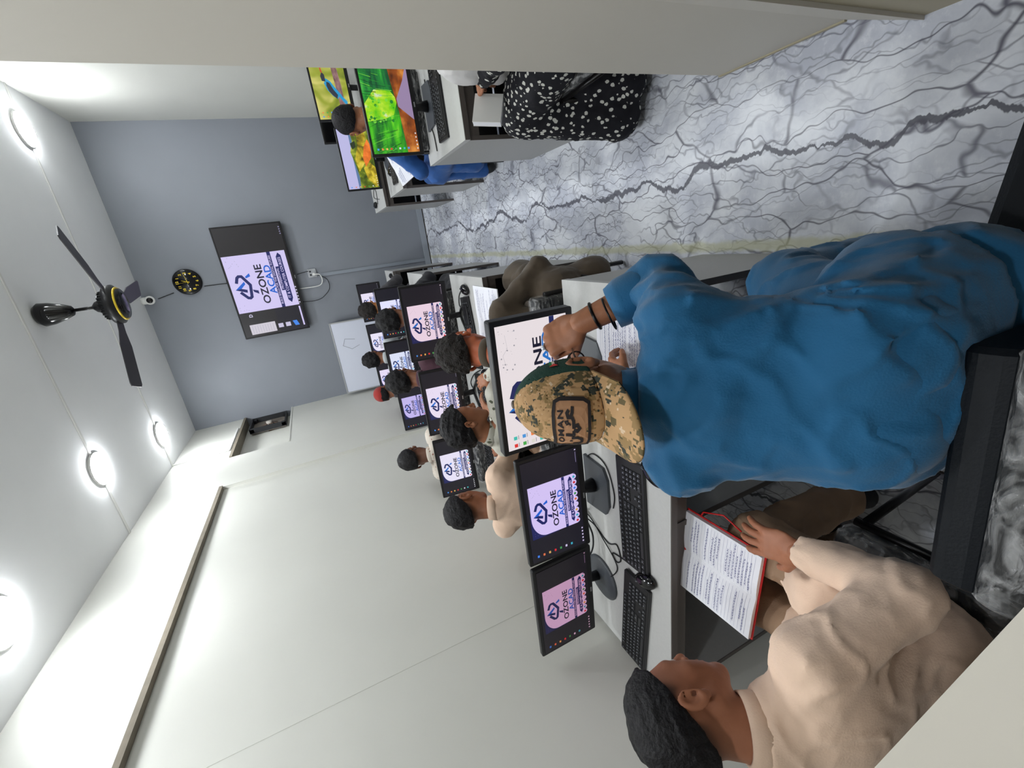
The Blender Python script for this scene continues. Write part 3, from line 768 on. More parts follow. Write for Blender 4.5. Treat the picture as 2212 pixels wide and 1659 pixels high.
W0 = .465; H0 = .275
def make_monitor(w, h, zb, tilt, pic, base, thick=.022, bez=.014, rim=None, off=False):
    t = empty('monitor', (0, 0, 0))
    Mt = Matrix.Translation((0, 0, zb)) @ Matrix.Rotation(-tilt, 4, 'X')
    b = MB(); rim = rim or blk
    z0 = 0; W = w-2*bez; H = h-bez-.026 if not off else h-2*bez
    zb0 = .026 if not off else bez
    b.rbox(-w/2, w/2, 0, thick, 0, h, .007, rim, Mt, axis='y')
    b.rbox(-w*.3, w*.3, thick, thick+.025, h*.15, h*.7, .03, rim, Mt, axis='y')
    b.build('casing', t)
    s = MB().box(-W/2, W/2, -.0012, .002, zb0, zb0+H, blk_gloss, Mt).build('screen', t)
    if pic is not None:
        key = (pic.__name__, round(W, 4), round(H, 4))
        if key not in PICS: PICS[key] = pic(W, H).mesh('screen_picture')
        o = bpy.data.objects.new('screen_picture', PICS[key]); COL.objects.link(o); o.parent = s
        o.matrix_basis = Mt @ Matrix.Translation((0, -.0018, zb0))
    # maker's small badge on the lower bezel, plain silver
    MB().box(-.012, .012, -.0015, .001, .008, .014, silver, Mt).build('badge', t, label='small silver badge')
    if base == 'round':
        MB().tube([Mt @ Vector((0, .03, h*.3)), (0, .055, zb*.5+.02), (0, .05, .015)], [.022, .02, .022], 12, blk).build('stand_neck', t)
        MB().lathe([(.100, 0), (.102, .004), (.09, .010), (.02, .014)], 40, base_grey, Matrix.Translation((0, .03, 0)) @ Matrix.Scale(1.0, 4, (0, 1, 0))).build('stand_base', t)
    elif base == 'flat':
        MB().tube([Mt @ Vector((0, .03, h*.3)), (0, .045, zb*.5+.02), (0, .04, .015)], [.024, .022, .03], 12, blk).build('stand_neck', t)
        MB().prism([(-.115, .10), (.115, .10), (.105, -.03), (.06, -.055), (-.06, -.055), (-.105, -.03)][::-1], 0, .012, base_grey).build('stand_base', t)
    elif base == 'vee':
        MB().tube([Mt @ Vector((0, .03, h*.3)), (0, .05, zb*.5), (0, .05, .01)], [.024, .02, .02], 10, blk).build('stand_neck', t)
        MB().tube([(-.12, -.05, .008), (-.04, .03, .01), (0, .06, .012), (.04, .03, .01), (.12, -.05, .008)], .009, 8, blk).build('stand_base', t)
    return t
PICS = {}
def place_monitor(x, y, yaw, label, tint=(1, 1, 1), group='monitors showing the blue poster', w=W0, h=H0, zb=.085, tilt=.08, pic=pic_poster, base='flat', z=.705, **kw):
    t = make_monitor(w, h, zb, tilt, pic, base, **kw); t.location = (x, y, z); t.rotation_euler = (0, 0, yaw)
    tag(t, label, 'monitor', group)
    for c in t.children:
        for g in c.children:
            if g.name.startswith('screen_picture'): g.color = (*tint, 1)
    return t
# nearest row
place_monitor(-1.478, 1.250, -.02, 'black monitor with a dim pinkish poster at the left wall, nearest row', (.60, .36, .46), base='round', zb=.075, tilt=-.02)
place_monitor(-1.000, 1.245, .02, 'black monitor with a lavender poster, second from the left wall in the nearest row', (.80, .70, .96), base='flat', zb=.075, tilt=.04)
place_monitor(-.492, 1.239, -.05, 'thick black monitor with a pale full-screen poster in front of the man in the cap', (.98, .94, .80), pic=pic_wide, base='flat', zb=.085, tilt=.03, w=.485, h=.30, thick=.040, bez=.018, group=None)
# second row
place_monitor(-.462, 2.673, -.12, 'black monitor with a pinkish white poster at the aisle end of the second row', (1.0, .82, .80), base='vee', zb=.10, w=.49, h=.29)
place_monitor(-1.0, 2.66, -.05, 'black monitor with a white poster in the middle of the second row', (1.0, .94, .96), base='vee', zb=.10, tilt=.12)
place_monitor(-1.52, 2.70, -.02, 'black monitor with a white poster at the left wall in the second row', (.98, .98, .98), base='vee', zb=.09, tilt=.12)
# third row
place_monitor(-.545, 4.05, -.08, 'black monitor at the aisle end of the third row', (.95, 1.0, 1.1), base='round', zb=.09)
place_monitor(-1.05, 4.12, -.02, 'black monitor with a blue window open in the middle of the third row', (.88, .98, 1.0), base='round', zb=.10)
place_monitor(-1.515, 4.13, .03, 'dim black monitor with a violet poster at the left wall in the third row', (.66, .60, .90), base='round', zb=.08)
# far row
place_monitor(-.575, 5.55, -.06, 'black monitor at the aisle end of the farthest row', (1.0, .98, .98), base='round', zb=.10)
place_monitor(-1.06, 5.48, 0, 'black monitor in the middle of the farthest row', (1.0, 1.0, 1.0), base='round', zb=.105)
place_monitor(-1.52, 5.42, 0, 'black monitor with a white poster at the left end of the farthest row', (.98, .92, 1.0), base='round', zb=.105)
# right-hand desks
place_monitor(.73, 2.66, 0, 'black monitor with a green bamboo path picture, right of the aisle', pic=pic_bamboo, base='flat', zb=.085, tilt=.06, group=None, w=.49, h=.29, rim=blk)
place_monitor(.745, 4.14, 0, 'black monitor with yellow rocks by the sea, right of the aisle', pic=pic_rocks, base='round', zb=.085, tilt=.07, group=None, w=.48, h=.29)
place_monitor(1.245, 4.05, 0, 'black monitor with a blue bird picture behind the bamboo one', pic=pic_bird, base='round', zb=.19, tilt=.07, group=None, w=.48, h=.29)
place_monitor(1.24, 4.72, -.03, 'switched-off black monitor high in the far right corner', pic=None, base='round', zb=.13, tilt=.1, group=None, w=.5, h=.29, off=True)

# television on the far wall
t = empty('television', (-.16, YF-.07, 1.70), 0, 'wall-mounted television showing the poster, below the clock', 'television')
t.rotation_euler = (math.radians(1.5), 0, 0)
MB().rbox(-.63, .63, 0, .035, 0, .715, .008, blk, axis='y').rbox(-.35, .35, .03, .07, .12, .55, .02, blk_matte, axis='y').build('casing', t)
s = MB().box(-.618, .618, -.002, .001, .018, .703, blk_gloss).build('screen', t)
def pic_tv(W, H):
    D = Draw(W, H); dk = screen_mat('screen_tv_dark', srgb(30, 28, 26)[:3]); D.rect(0, 1, 0, 1, dk, 0)
    x0, x1, y0, y1 = .235, .755, .035, .99
    poster(D, x0, x1, y0, y1, False)
    D.rect(0, .235, .0, .45, S_dark, 1)
    D.rect(.02, .115, .50, .90, screen_mat('screen_note', srgb(226, 226, 214)[:3]), 2)
    for k in range(9): D.rect(.03, .10, .86-.04*k, .863-.04*k, S_grey, 3)
    D.text('D', .20, .83, .05, S_ic[2], 3, off=.04)
    D.rect(.045, .085, .38, .46, S_ic[2], 2); D.rect(.045, .085, .26, .34, S_ic[2], 2); D.poly([(.04, .12), (.09, .15), (.09, .22), (.04, .19)], S_ic[1], 2)
    D.rect(.03, .22, .035, .06, S_white, 2)
    for k in range(6): D.rect(.25+.03*k, .262+.03*k, .01, .03, S_ic[2], 3)
    for k in range(4): D.rect(.90+.02*k, .91+.02*k, .01, .03, S_grey, 3)
    return D.mb
o = pic_tv(1.23, .68).build('screen_picture', s); o.location = (0, -.0026, .0205)
for c in (o,): c.color = (.78, .74, .94, 1)
MB().box(-.02, .02, -.003, 0, .004, .01, silver).build('badge', t)

# ------------------------------------------------------------------ desks
DT = .705
def desk(x0, x1, y0, y1, panels, label, group, apron=True):
    t = empty('computer_desk', ((x0+x1)/2, (y0+y1)/2, 0), 0, label, 'desk', group); cx, cy = (x0+x1)/2, (y0+y1)/2
    a0, a1, b0, b1 = x0-cx, x1-cx, y0-cy, y1-cy
    MB().box(a0, a1, b0+.003, b1, DT-.028, DT, desk_top).build('worktop', t)
    MB().box(a0, a1, b0, b0+.003, DT-.026, DT-.001, desk_edge).build('edge_band', t)
    for px in panels:
        p = px-cx
        sp = MB().box(p-.009, p+.009, b0+.018, b1-.01, 0, DT-.028, desk_side).build('side_panel', t)
        MB().box(p-.010, p+.010, b0+.015, b0+.018, 0, DT-.028, desk_edge).build('edge_band', sp)
    MB().box(a0+.01, a1-.01, b1-.06, b1-.045, .25, DT-.028, desk_dark).build('back_panel', t)
    if apron: MB().box(a0+.01, a1-.01, b0+.02, b0+.032, DT-.085, DT-.028, desk_edge).build('front_rail', t)
    MB().box(a0+.01, a1-.01, b1-.20, b1-.06, .22, .238, desk_dark).build('foot_shelf', t)
    return t
g = 'long grey desks left of the aisle'
desk(XL+.002, -.185, .87, 1.42, (XL+.02, -.97, -.195), 'long grey desk along the left side, nearest row', g)
desk(XL+.002, -.205, 2.26, 2.87, (XL+.02, -.97, -.215), 'long grey desk along the left side, second row', g)
desk(XL+.002, -.225, 3.65, 4.26, (XL+.02, -.97, -.235), 'long grey desk along the left side, third row', g)
desk(XL+.002, -.23, 5.04, 5.60, (XL+.02, -.97, -.24), 'long grey desk along the left side, farthest row', g)
g = 'grey desks right of the aisle'
desk(.455, XR-.002, 2.21, 2.88, (.465, XR-.02), 'grey desk right of the aisle under the bamboo picture monitor', g)
desk(.445, XR-.002, 3.74, 4.32, (.455, XR-.02), 'grey desk right of the aisle in the middle, with the rocks picture monitor', g)
desk(.40, XR-.002, 4.62, 5.32, (.41, XR-.02), 'empty-fronted grey desk right of the aisle, farthest', g)

# ------------------------------------------------------------------ keyboards and mice
key_m = mat('key_cap', srgb(34, 35, 38), .45); legend = mat('key_legend', srgb(150, 156, 164), .6)
def key_layout():
    out = []; X0 = -.218; u = .0186
    rows = [(.050, [1, 0, 1, 1, 1, 1, -.4, 1, 1, 1, 1, -.4, 1, 1, 1, 1, -.3, 1, 1, 1]),
            (.026, [1]*13+[2, -.3, 1, 1, 1, -.3, 1, 1, 1, 1]), (.0075, [1.5]+[1]*12+[1.5, -.3, 1, 1, 1, -.3, 1, 1, 1, 1]),
            (-.011, [1.75]+[1]*11+[2.25, -3.6, 1, 1, 1, 1]), (-.0295, [2.25]+[1]*10+[2.75, -1.3, 1, -1.3, 1, 1, 1, 1]),
            (-.048, [1.25, 1.25, 1.25, 6.25, 1.25, 1.25, 1.25, 1.25, -.3, 1, 1, 1, -.3, 2, 1, 1])]
    for y, r in rows:
        x = X0
        for w in r:
            if w == 0: x += u; continue
            if w < 0: x += -w*u; continue
            out.append((x+w*u/2, y, w*u-.0028)); x += w*u
    return out
KEYS = key_layout(); KM = {}
def key_mesh(w):
    k = round(w, 4)
    if k not in KM:
        b = MB(); h = .0078
        b.add([(-w/2, -h, 0), (w/2, -h, 0), (w/2, h, 0), (-w/2, h, 0), (-w/2+.0016, -h+.0014, .004), (w/2-.0016, -h+.0014, .004), (w/2-.0016, h-.0018, .004), (-w/2+.0016, h-.0018, .004)],
              [(4, 5, 6, 7), (0, 1, 5, 4), (1, 2, 6, 5), (2, 3, 7, 6), (3, 0, 4, 7)], key_m)
        if w < .04: b.add([(-.0035, .0005, .0043), (.0005, .0005, .0043), (.0005, .0045, .0043), (-.0035, .0045, .0043)], [(0, 1, 2, 3)], legend)
        KM[k] = b.mesh('key')
    return KM[k]
def keyboard(x, y, yaw, label, single=False, group='black keyboards', z=DT):
    t = empty('keyboard', (x, y, z), yaw, label, 'keyboard', group)
    Mk = Matrix.Rotation(.06, 4, 'X')
    MB().rbox(-.23, .23, -.068, .068, .003, .017, .006, blk, Mk).box(-.22, .22, .055, .065, 0, .004, blk, Mk).build('case', t)
    MB().box(-.2255, .2255, -.0600, .062, .016, .0174, mat('key_well', srgb(12, 12, 13), .6), Mk).build('key_bed', t)
    if single:
        for kx, ky, w in KEYS:
            o = bpy.data.objects.new('key', key_mesh(w)); COL.objects.link(o); o.parent = t
            o.matrix_basis = Mk @ Matrix.Translation((kx, ky, .0172))
    else:
        b = MB()
        for kx, ky, w in KEYS:
            me = key_mesh(w); MT = Mk @ Matrix.Translation((kx, ky, .0172))
            b.add([MT @ v.co for v in me.vertices][:8], [(4, 5, 6, 7), (0, 1, 5, 4), (1, 2, 6, 5), (2, 3, 7, 6), (3, 0, 4, 7)], key_m)
            if w < .04: b.add([MT @ v.co for v in me.vertices][8:], [(0, 1, 2, 3)], legend)
        tag(b.build('keys', t), kind='stuff')
    return t
keyboard(-1.518, 1.055, -.10, 'black keyboard touching the left wall on the nearest desk', True)
keyboard(-1.01, 1.045, .03, 'black keyboard in front of the lavender poster monitor on the nearest desk', True)
keyboard(-.56, 2.56, .12, 'black keyboard before the pinkish monitor at the aisle end of the second row')
keyboard(-1.06, 2.52, .1, 'black keyboard before the middle monitor of the second row')
keyboard(-1.53, 2.60, .05, 'black keyboard before the wall-side monitor of the second row')
keyboard(-.56, 3.95, 0, 'black keyboard at the aisle end of the third row'); keyboard(-1.06, 3.95, 0, 'black keyboard in the middle of the third row')
keyboard(.745, 2.50, .0, 'black keyboard below the bamboo picture monitor')
keyboard(.735, 3.93, 0, 'black keyboard below the rocks picture monitor')
mv, mf = surface([('e', (0, 0, .012), (.031, .055, .024))], .003, post=lambda P, d: smax(d, -(P[..., 2]-0.002), .004))
def mouse(x, y, yaw, label, lead=True, z=DT):
    t = empty('computer_mouse', (x, y, z), yaw, label, 'mouse', 'black computer mice')
    np_obj('shell', np_mesh('shell', [(mv, mf, 0)], [blk_gloss]), t)
    MB().lathe([(.008, -.003), (.009, 0), (.008, .003)], 14, base_grey, Matrix.Translation((0, .03, .028)) @ Matrix.Rotation(PI/2, 4, 'Y')).build('scroll_wheel', t)
    return t
mouse(-1.252, .985, .45, 'black mouse between the two keyboards on the nearest desk')
mouse(-.775, .935, -.5, 'dark mouse at the front edge of the nearest desk by the blue shirt')
mouse(-.285, 2.55, -.2, 'black mouse at the aisle end of the second row desk')
mouse(-.795, 2.41, .3, 'black mouse right of the middle keyboard in the second row')
mouse(-1.285, 2.43, .3, 'black mouse behind the patterned shirt in the second row')
mouse(-.28, 5.12, .0, 'black mouse at the aisle end of the farthest left desk')
mouse(.62, 4.03, .5, 'black mouse under the rocks picture monitor')
mouse(.47, 5.15, .2, 'black mouse on the farthest desk right of the aisle')

cz = DT+.004
wire('monitor_cable', [(-1.18, 1.40, cz), (-1.19, 1.36, cz+.02), (-1.22, 1.31, cz), (-1.25, 1.22, cz), (-1.22, 1.16, cz), (-1.28, 1.14, cz), (-1.31, 1.17, cz), (-1.28, 1.19, cz), (-1.255, 1.09, cz)], .0028, blk_matte, 'black mouse lead curling on the nearest desk beside the round stand')
wire('keyboard_cable', [(-1.19, 1.38, cz), (-1.20, 1.32, cz+.004), (-1.25, 1.25, cz+.003), (-1.30, 1.18, cz+.003), (-1.36, 1.17, cz), (-1.47, 1.25, cz+.006)], .0026, blk_matte, 'black lead running behind the wall-side keyboard on the nearest desk')
wire('power_cable', [(-1.17, 1.38, cz), (-1.20, 1.34, cz+.02), (-1.26, 1.30, cz+.02), (-1.33, 1.29, cz+.04), (-1.38, 1.30, cz+.10)], .004, blk_matte, 'thick black cable rising to the pinkish monitor')
wire('power_cable', [(-1.16, 1.41, cz), (-1.17, 1.36, cz+.01), (-1.13, 1.33, cz+.03), (-1.08, 1.33, cz+.10)], .004, blk_matte, 'thick black cable rising to the lavender monitor')
wire('keyboard_cable', [(-.90, 1.34, cz), (-.86, 1.28, cz), (-.88, 1.2, cz), (-.98, 1.16, cz), (-1.05, 1.17, cz), (-1.10, 1.28, cz+.006)][:5], .0026, blk_matte, 'black lead on the nearest desk beside the flat stand')
wire('keyboard_cable', [(-.30, 2.66, cz), (-.34, 2.72, cz), (-.40, 2.74, cz), (-.42, 2.68, cz)], .003, blk_matte, 'black lead behind the aisle-end keyboard, second row')
wire('power_cable', [(-.80, 2.52, cz), (-.86, 2.66, cz), (-.92, 2.7, cz+.02), (-.98, 2.75, cz)], .004, blk_matte, 'black cable with a green light behind the middle keyboard, second row')
wire('power_cable', [(-1.2, 2.62, cz), (-1.24, 2.74, cz), (-1.34, 2.76, cz+.02), (-1.44, 2.78, cz)], .005, blk_matte, 'thick black cable coiled at the wall-side monitor, second row')
wire('keyboard_cable', [(.86, 2.70, cz), (.66, 2.72, cz), (.58, 2.69, cz), (.50, 2.68, cz)], .003, blk_matte, 'black lead below the bamboo picture monitor')
wire('mouse_cable', [(.47, 5.05, cz), (.58, 5.0, cz), (.62, 5.1, cz), (.55, 5.2, cz), (.5, 4.9, cz)], .003, blk_matte, 'tangled dark lead on the farthest right desk')
t = empty('power_adapter', (-.44, 2.56, DT), .1, 'black power adapter under the pinkish monitor', 'power adapter')
MB().rbox(-.06, .06, -.03, .03, 0, .03, .01, blk).build('adapter_case', t)
# pages of handwriting: an open book / sheet
def scribble(b, x0, x1, y0, y1, z, rows, rnd, m=ink, lead=.0, fill=.75, amp=.30, zf=None):
    dy = (y1-y0)/rows
    for r in range(rows):
        if rnd.random() > fill: continue
        y = y1-(r+.6)*dy; x = x0+rnd.choice([0, 0, .1, .3])*(x1-x0); xe = x0+(x1-x0)*rnd.uniform(.7, 1)
        while x < xe:
            w = rnd.uniform(.035, .11)*(x1-x0); n = max(4, int(w/ (dy*.35))); pts = []
            for k in range(n): pts.append((x+w*k/(n-1), y+amp*dy*(1 if k % 2 else -1)*rnd.uniform(.3, 1)))
            for q in band(pts, dy*.11): b.add([(a, c, (zf(a, c) if zf else 0)+z) for a, c in q], [(0, 1, 2, 3)], m)
            x += w+.018*(x1-x0)
def open_book(name, w, h, label, cat='notebook', th=.012, cover=None, rows=22, seed=1, ruled=True, sag=.012, ribbon=False, group=None):
    """pages spread left and right of the spine (x=0); w = full width, h = height (y)"""
    t = empty(name, (0, 0, 0), 0, label, cat, group); rnd = random.Random(seed); hw = w/2
    prof = lambda u: th*(.45+.55*math.sin(min(1, u*2.2)*PI/2))-sag*.25*u
    n = 8
    if cover: MB().box(-hw-.005, hw+.005, -h/2-.005, h/2+.005, -.003, 0, cover).build('cover', t, label='red cover edge')
    zf = lambda a, c: prof(abs(a)/hw)
    for sgn, nm in ((-1, 'page_block'), (1, 'page_block')):
        b = MB(); vs = []
        for k in range(n+1):
            u = k/n; x = sgn*u*hw
            for y in (-h/2, h/2): vs += [(x, y, prof(u)), (x, y, 0.0)]
        fs = []
        for k in range(n):
            a = k*4; c = a+4
            fs += [(a, c, c+2, a+2), (a+1, a+3, c+3, c+1), (a, a+1, c+1, c), (a+2, c+2, c+3, a+3)]
        a = n*4; fs.append((a, a+1, a+3, a+2)); b.add(vs, fs, paper); pg = b.build(nm, t)
        if ruled:
            rl = MB()
            for r in range(rows+1):
                y = h*.42-r*h*.86/rows
                for k in range(n):
                    xa, xb = sgn*hw*(.05+.9*k/n), sgn*hw*(.05+.9*(k+1)/n)
                    rl.add([(xa, y, zf(xa, 0)+.0005), (xb, y, zf(xb, 0)+.0005), (xb, y+.0007, zf(xb, 0)+.0005), (xa, y+.0007, zf(xa, 0)+.0005)], [(0, 1, 2, 3)], ink_pale)
            tag(rl.build('ruled_lines', pg), kind='stuff')
        wr = MB(); x0, x1 = sorted((sgn*hw*.10, sgn*hw*.92))
        scribble(wr, x0, x1, -h*.42, h*.40, .0009, rows, rnd, zf=zf)
        tag(wr.build('handwriting', pg), kind='stuff')
    if ribbon:
        MB().tube([(.0, h/2-.01, th*.6), (.02, h/2+.01, .0), (hw+.02, h*.30, -.004), (hw+.045, h*.05, -.01), (hw+.03, -h*.2, -.004)], .0025, 6, red_cover).build('ribbon', t, label='thin red ribbon marker')
    return t
b = open_book('notebook', .30, .26, 'open notebook with a red cover on the lap of the boy in front', th=.016, cover=red_cover, rows=20, seed=3, ribbon=True)
b.location = (-1.085, .765, .612); b.rotation_euler = (.06, .08, -.02)
LAPBOOK = b
b = open_book('notebook', .42, .28, 'open handwritten notebook on the nearest desk under the raised sleeve', rows=20, seed=5, th=.008)
b.location = (-.50, 1.07, DT+.001); b.rotation_euler = (0, 0, -.03)
b = open_book('notebook', .44, .36, 'open notebook at the aisle end of the second row desk, under the brown sleeve', rows=22, seed=8, th=.008)
b.location = (-.475, 2.235, DT+.001); b.rotation_euler = (0, 0, .0)
b = MB().box(-.10, .10, -.14, .14, 0, .004, paper).build('paper_sheet'); b.location = (-1.30, 2.28, DT); tag(b, 'white sheet of paper on the second row desk beside the beige sleeve', 'paper'); b.rotation_euler = (0, 0, .2)
t = empty('booklet', (-.83, 2.27, DT), -.1, 'cyan booklet with a red spot in front of the patterned shirt', 'book')
MB().box(-.12, .12, -.05, .08, 0, .006, paper).build('pages', t); MB().box(-.12, .12, -.05, .08, .006, .008, mat('cyan_cover', srgb(60, 180, 220), .4)).build('cover', t)
MB().lathe([(.012, .008), (.012, .0088)], 14, red_cover, Matrix.Translation((-.07, .0, 0))).build('red_spot', t)

# ------------------------------------------------------------------ people
skin_brown = (150, 98, 70)
def skin_mat(name, c): return mat(name, srgb(*c), .5, attr='tint', noise=.05, nscale=30, bump=.05, bscale=120)
hair_black = mat('hair_black', srgb(15, 13, 16), .6, spec=.3, noise=.4, nscale=70, bump=.5, bscale=120)
hair_soft = mat('hair_brown_black', srgb(32, 27, 25), .6, spec=.3, noise=.5, nscale=60, bump=.9, bscale=140)
eye_white = mat('eye_white', srgb(220, 214, 208), .25); eye_dark = mat('eye_iris', srgb(22, 14, 10), .2)

def head_prims():
    P = [('e', (0, -.012, .032), (.074, .092, .080)), ('e', (0, .028, .0), (.062, .066, .078)), ('e', (0, .035, -.045), (.050, .050, .056)),
         ('e', (0, .066, -.088), (.022, .018, .018)), ('c', (.050, -.004, -.048), (.018, .062, -.088), .020, .016), ('c', (-.050, -.004, -.048), (-.018, .062, -.088), .020, .016),
         ('c', (-.036, .070, .020), (.036, .070, .020), .014, .014), ('c', (.040, .055, -.020), (.030, .060, -.050), .022, .018), ('c', (-.040, .055, -.020), (-.030, .060, -.050), .022, .018)]
    return P
def head_mesh(vox=.0042, mouth=0):
    def post(P, d):
        d = smin(d, d_cap(P, (0, .086, .010), (0, .108, -.026), .0075, .0115), .010)
        for s in (-1, 1): d = smin(d, d_ell(P, (s*.011, .096, -.032), (.0085, .009, .008)), .006)
        d = smin(d, d_ell(P, (0, .088, -.054), (.022, .012, .0075)), .005); d = smin(d, d_ell(P, (0, .086, -.066), (.019, .012, .0075)), .005)
        for s in (-1, 1):
            d = smax(d, -d_ell(P, (s*.031, .094, .004), (.017, .012, .011)), .010)
            d = smin(d, d_ell(P, (s*.031, .074, .003), (.0165, .0145, .011)), .004)
            R = frame((s*.25, -.25, .95), (s*1, .25, .0)); q = (P-V3((s*.079, -.010, -.004)))
            # outer ear: flattened disc standing off the head, hollowed, with lobe
            Re = frame((0, .0, 1), (s*.92, -.42, 0))        # x: along head, y: up, z: outwards
            e = d_ell(P, (s*.082, -.012, .002), (.0185, .031, .0085), Re); e = smin(e, d_ell(P, (s*.077, -.002, -.026), (.009, .012, .007), Re), .008)
            hol = d_ell(P, (s*.090, -.010, .004), (.0115, .022, .0085), Re)
            e = smax(e, -hol, .004); d = smin(d, e, .004)
            d = smax(d, -d_ell(P, (s*.080, .002, -.004), (.006, .006, .007)), .003)
        d = smin(d, d_cap(P, (0, -.022, -.05), (0, -.045, -.15), .052, .054), .022)
        return d
    return surface(head_prims(), vox, .022, post, bounds=((-.105, -.12, -.165), (.105, .13, .125)))
HEADV, HEADF = head_mesh()
HEADV_L, HEADF_L = head_mesh(.0075)
def hair_mesh(style, vox=.0045, seed=0):
    """style: 'short' fade, 'full' thick, 'crop' very short"""
    up = {'short': .016, 'full': .026, 'crop': .006}[style]; back = {'short': -.022, 'full': -.062, 'crop': -.045}[style]
    side = {'short': .030, 'full': .004, 'crop': .02}[style]
    def post(P, d):
        y = P[..., 1]; z = P[..., 2]; x = P[..., 0]
        zl = np.where(y > -.01, side+(np.clip((y+.01)/.085, 0, 1)**1.3)*(.078-side), side+(np.clip((-.01-y)/.085, 0, 1))*(back-side))
        n = wob(P, 150, seed)*.0022+wob(P, 70, seed+2)*.003+wob(P, 320, seed+5)*.0012
        if style == 'full': n = n*1.9
        if style == 'crop': n = n*.45
        d = d+n
        d = smax(d, -(z-zl-wob(P, 120, 3)*.003), .008)
        return d
    return surface([('e', (0, -.012, .032), (.0755+up*.45, .0935+up*.55, .082+up*.9)), ('e', (0, .030, .052), (.060+up*.3, .054+up*.6, .050+up)), ('e', (0, -.035, .0), (.070+up*.3, .072+up*.4, .075))], vox, .02, post,
                   bounds=((-.11, -.14, -.09), (.11, .13, .155)))
HAIR = {s: hair_mesh(s, .0045) for s in ('short', 'full', 'crop')}
HAIR_L = {s: hair_mesh(s, .007) for s in ('short', 'full', 'crop')}

def fade_tint(v, style):
    """short-cropped sides and nape read darker where the hair is clipped"""
    x, y, z = v[:, 0], v[:, 1], v[:, 2]; k = np.ones(len(v))
    if style in ('short', 'cap'):
        zt = np.where(y > -.01, .030+(np.clip((y+.01)/.085, 0, 1)**1.3)*.048, .030-np.clip((-.01-y)/.085, 0, 1)*.052)
        band_ = np.clip(1-(zt-z)/.045, 0, 1)*np.clip((.045-y)/.03, 0, 1)*(np.abs(x) < .0805)
        band_ = band_*np.clip((np.hypot(y+.012, z-.002)-.026)/.012, 0, 1)**.5 if True else band_
        k = 1-.82*smooth01(band_)
    if style == 'cap': k = k*(1-.75*smooth01((-.03-y)/.03)*smooth01((z+.09)/.04))
    br = np.exp(-((np.abs(x)-.032)/.016)**4)*np.exp(-((z-.0225-.05*(np.abs(x)-.02))/.0042)**2)*(y > .07)
    lip = np.exp(-(x/.021)**4)*np.exp(-((z+.060)/.008)**2)*(y > .084)
    k = k*(1-.75*br)
    t = np.stack([k, k*(1-.14*lip), k*(1-.08*lip)], 1); return t

def hand_prims(side, curl, spread=.0, thumb=(.5, .2)):
    """hand in local axes: +y along the fingers from the wrist (origin), z = back of the hand, x = towards the thumb (side=+1)"""
    P = [('e', (0, .045, 0), (.040, .050, .0135)), ('c', (0, -.03, 0), (0, .02, 0), .027, .026, ((0, 0, 1), .72)), ('c', (.022*side, .02, -.004), (.030*side, .045, -.008), .015, .014)]
    lens = [(.040, .025, .019), (.045, .028, .020), (.042, .026, .019), (.033, .020, .017)]; xs = [.028, .0095, -.0095, -.027]; ys = [.086, .091, .087, .078]
    P.append(('c', (.026*side, .080, .001), (-.026*side, .074, .001), .0115, .0105))
    chains = []
    for i in range(4):
        p = np.array([xs[i]*side, ys[i], .001]); a = 0.; pts = [p-np.array([0, .02, 0])]; pts.append(p.copy())
        sp = spread*(1.5-i)*side
        c = curl[i] if isinstance(curl, (list, tuple)) else curl
        for j, L in enumerate(lens[i]):
            a += c*(1.0, 1.15, .7)[j]
            d = np.array([math.sin(sp)*math.cos(a), math.cos(sp)*math.cos(a), -math.sin(a)]); p = p+d*L; pts.append(p.copy())
        chains.append((pts, [.0095, .0098, .0088, .0080, .0070]))
    t0 = np.array([.030*side, .022, -.006]); a, b = thumb
    d1 = np.array([math.sin(a)*side, math.cos(a), -b]); d1 /= np.linalg.norm(d1); d2 = np.array([math.sin(a*.4)*side, math.cos(a*.4), -b*1.3]); d2 /= np.linalg.norm(d2)
    chains.append(([t0-np.array([.01*side, .01, 0]), t0, t0+d1*.036, t0+d1*.036+d2*.026], [.012, .0125, .0105, .0088]))
    return P, chains
def hand_mesh(side, curl, spread=.08, thumb=(.7, .3), vox=.003):
    P, ch = hand_prims(side, curl, spread, thumb)
    def post(Q, d):
        for pts, rr in ch:
            f = None
            for j in range(len(pts)-1):
                e = d_cap(Q, pts[j], pts[j+1], rr[j], rr[j+1]); f = e if f is None else smin(f, e, .002)
            d = smin(d, f, .0045)
        return d
    B = [prim_bounds(p) for p in P]; lo = np.min([b[0] for b in B], 0); hi = np.max([b[1] for b in B], 0)
    for pts, rr in ch:
        for p in pts: lo = np.minimum(lo, p-.016); hi = np.maximum(hi, p+.016)
    return surface(P, vox, .008, post, bounds=(lo-.006, hi+.006))
def put(v, R, o, s=1.0): return (v*s)@np.array(R).T+np.array(o)
def hand_frame(fdir, back, side):
    f = nrm(fdir); b = np.array(back, float); b = nrm(b-f*(f@b)); x = np.cross(f, b); return np.stack([x, f, b], 1)

def ik(a, b, l1, l2, pole):
    a, b = np.array(a, float), np.array(b, float); d = b-a; L = min(np.linalg.norm(d), (l1+l2)*.999); u = d/np.linalg.norm(d)
    x = (l1*l1-l2*l2+L*L)/(2*L); h = math.sqrt(max(l1*l1-x*x, 0)); p = np.array(pole, float); p = p-u*(u@p); p = p/np.linalg.norm(p)
    return a+u*x+p*h
def folds(P, f, seed, amp, stretch=(1, 1, 1)):
    Q = P*np.array(stretch, np.float32); w = wob(Q, f, seed)+.5*wob(Q, f*2.1, seed+3)
    return -amp*np.exp(-(w/.22)**2)+amp*.45*w

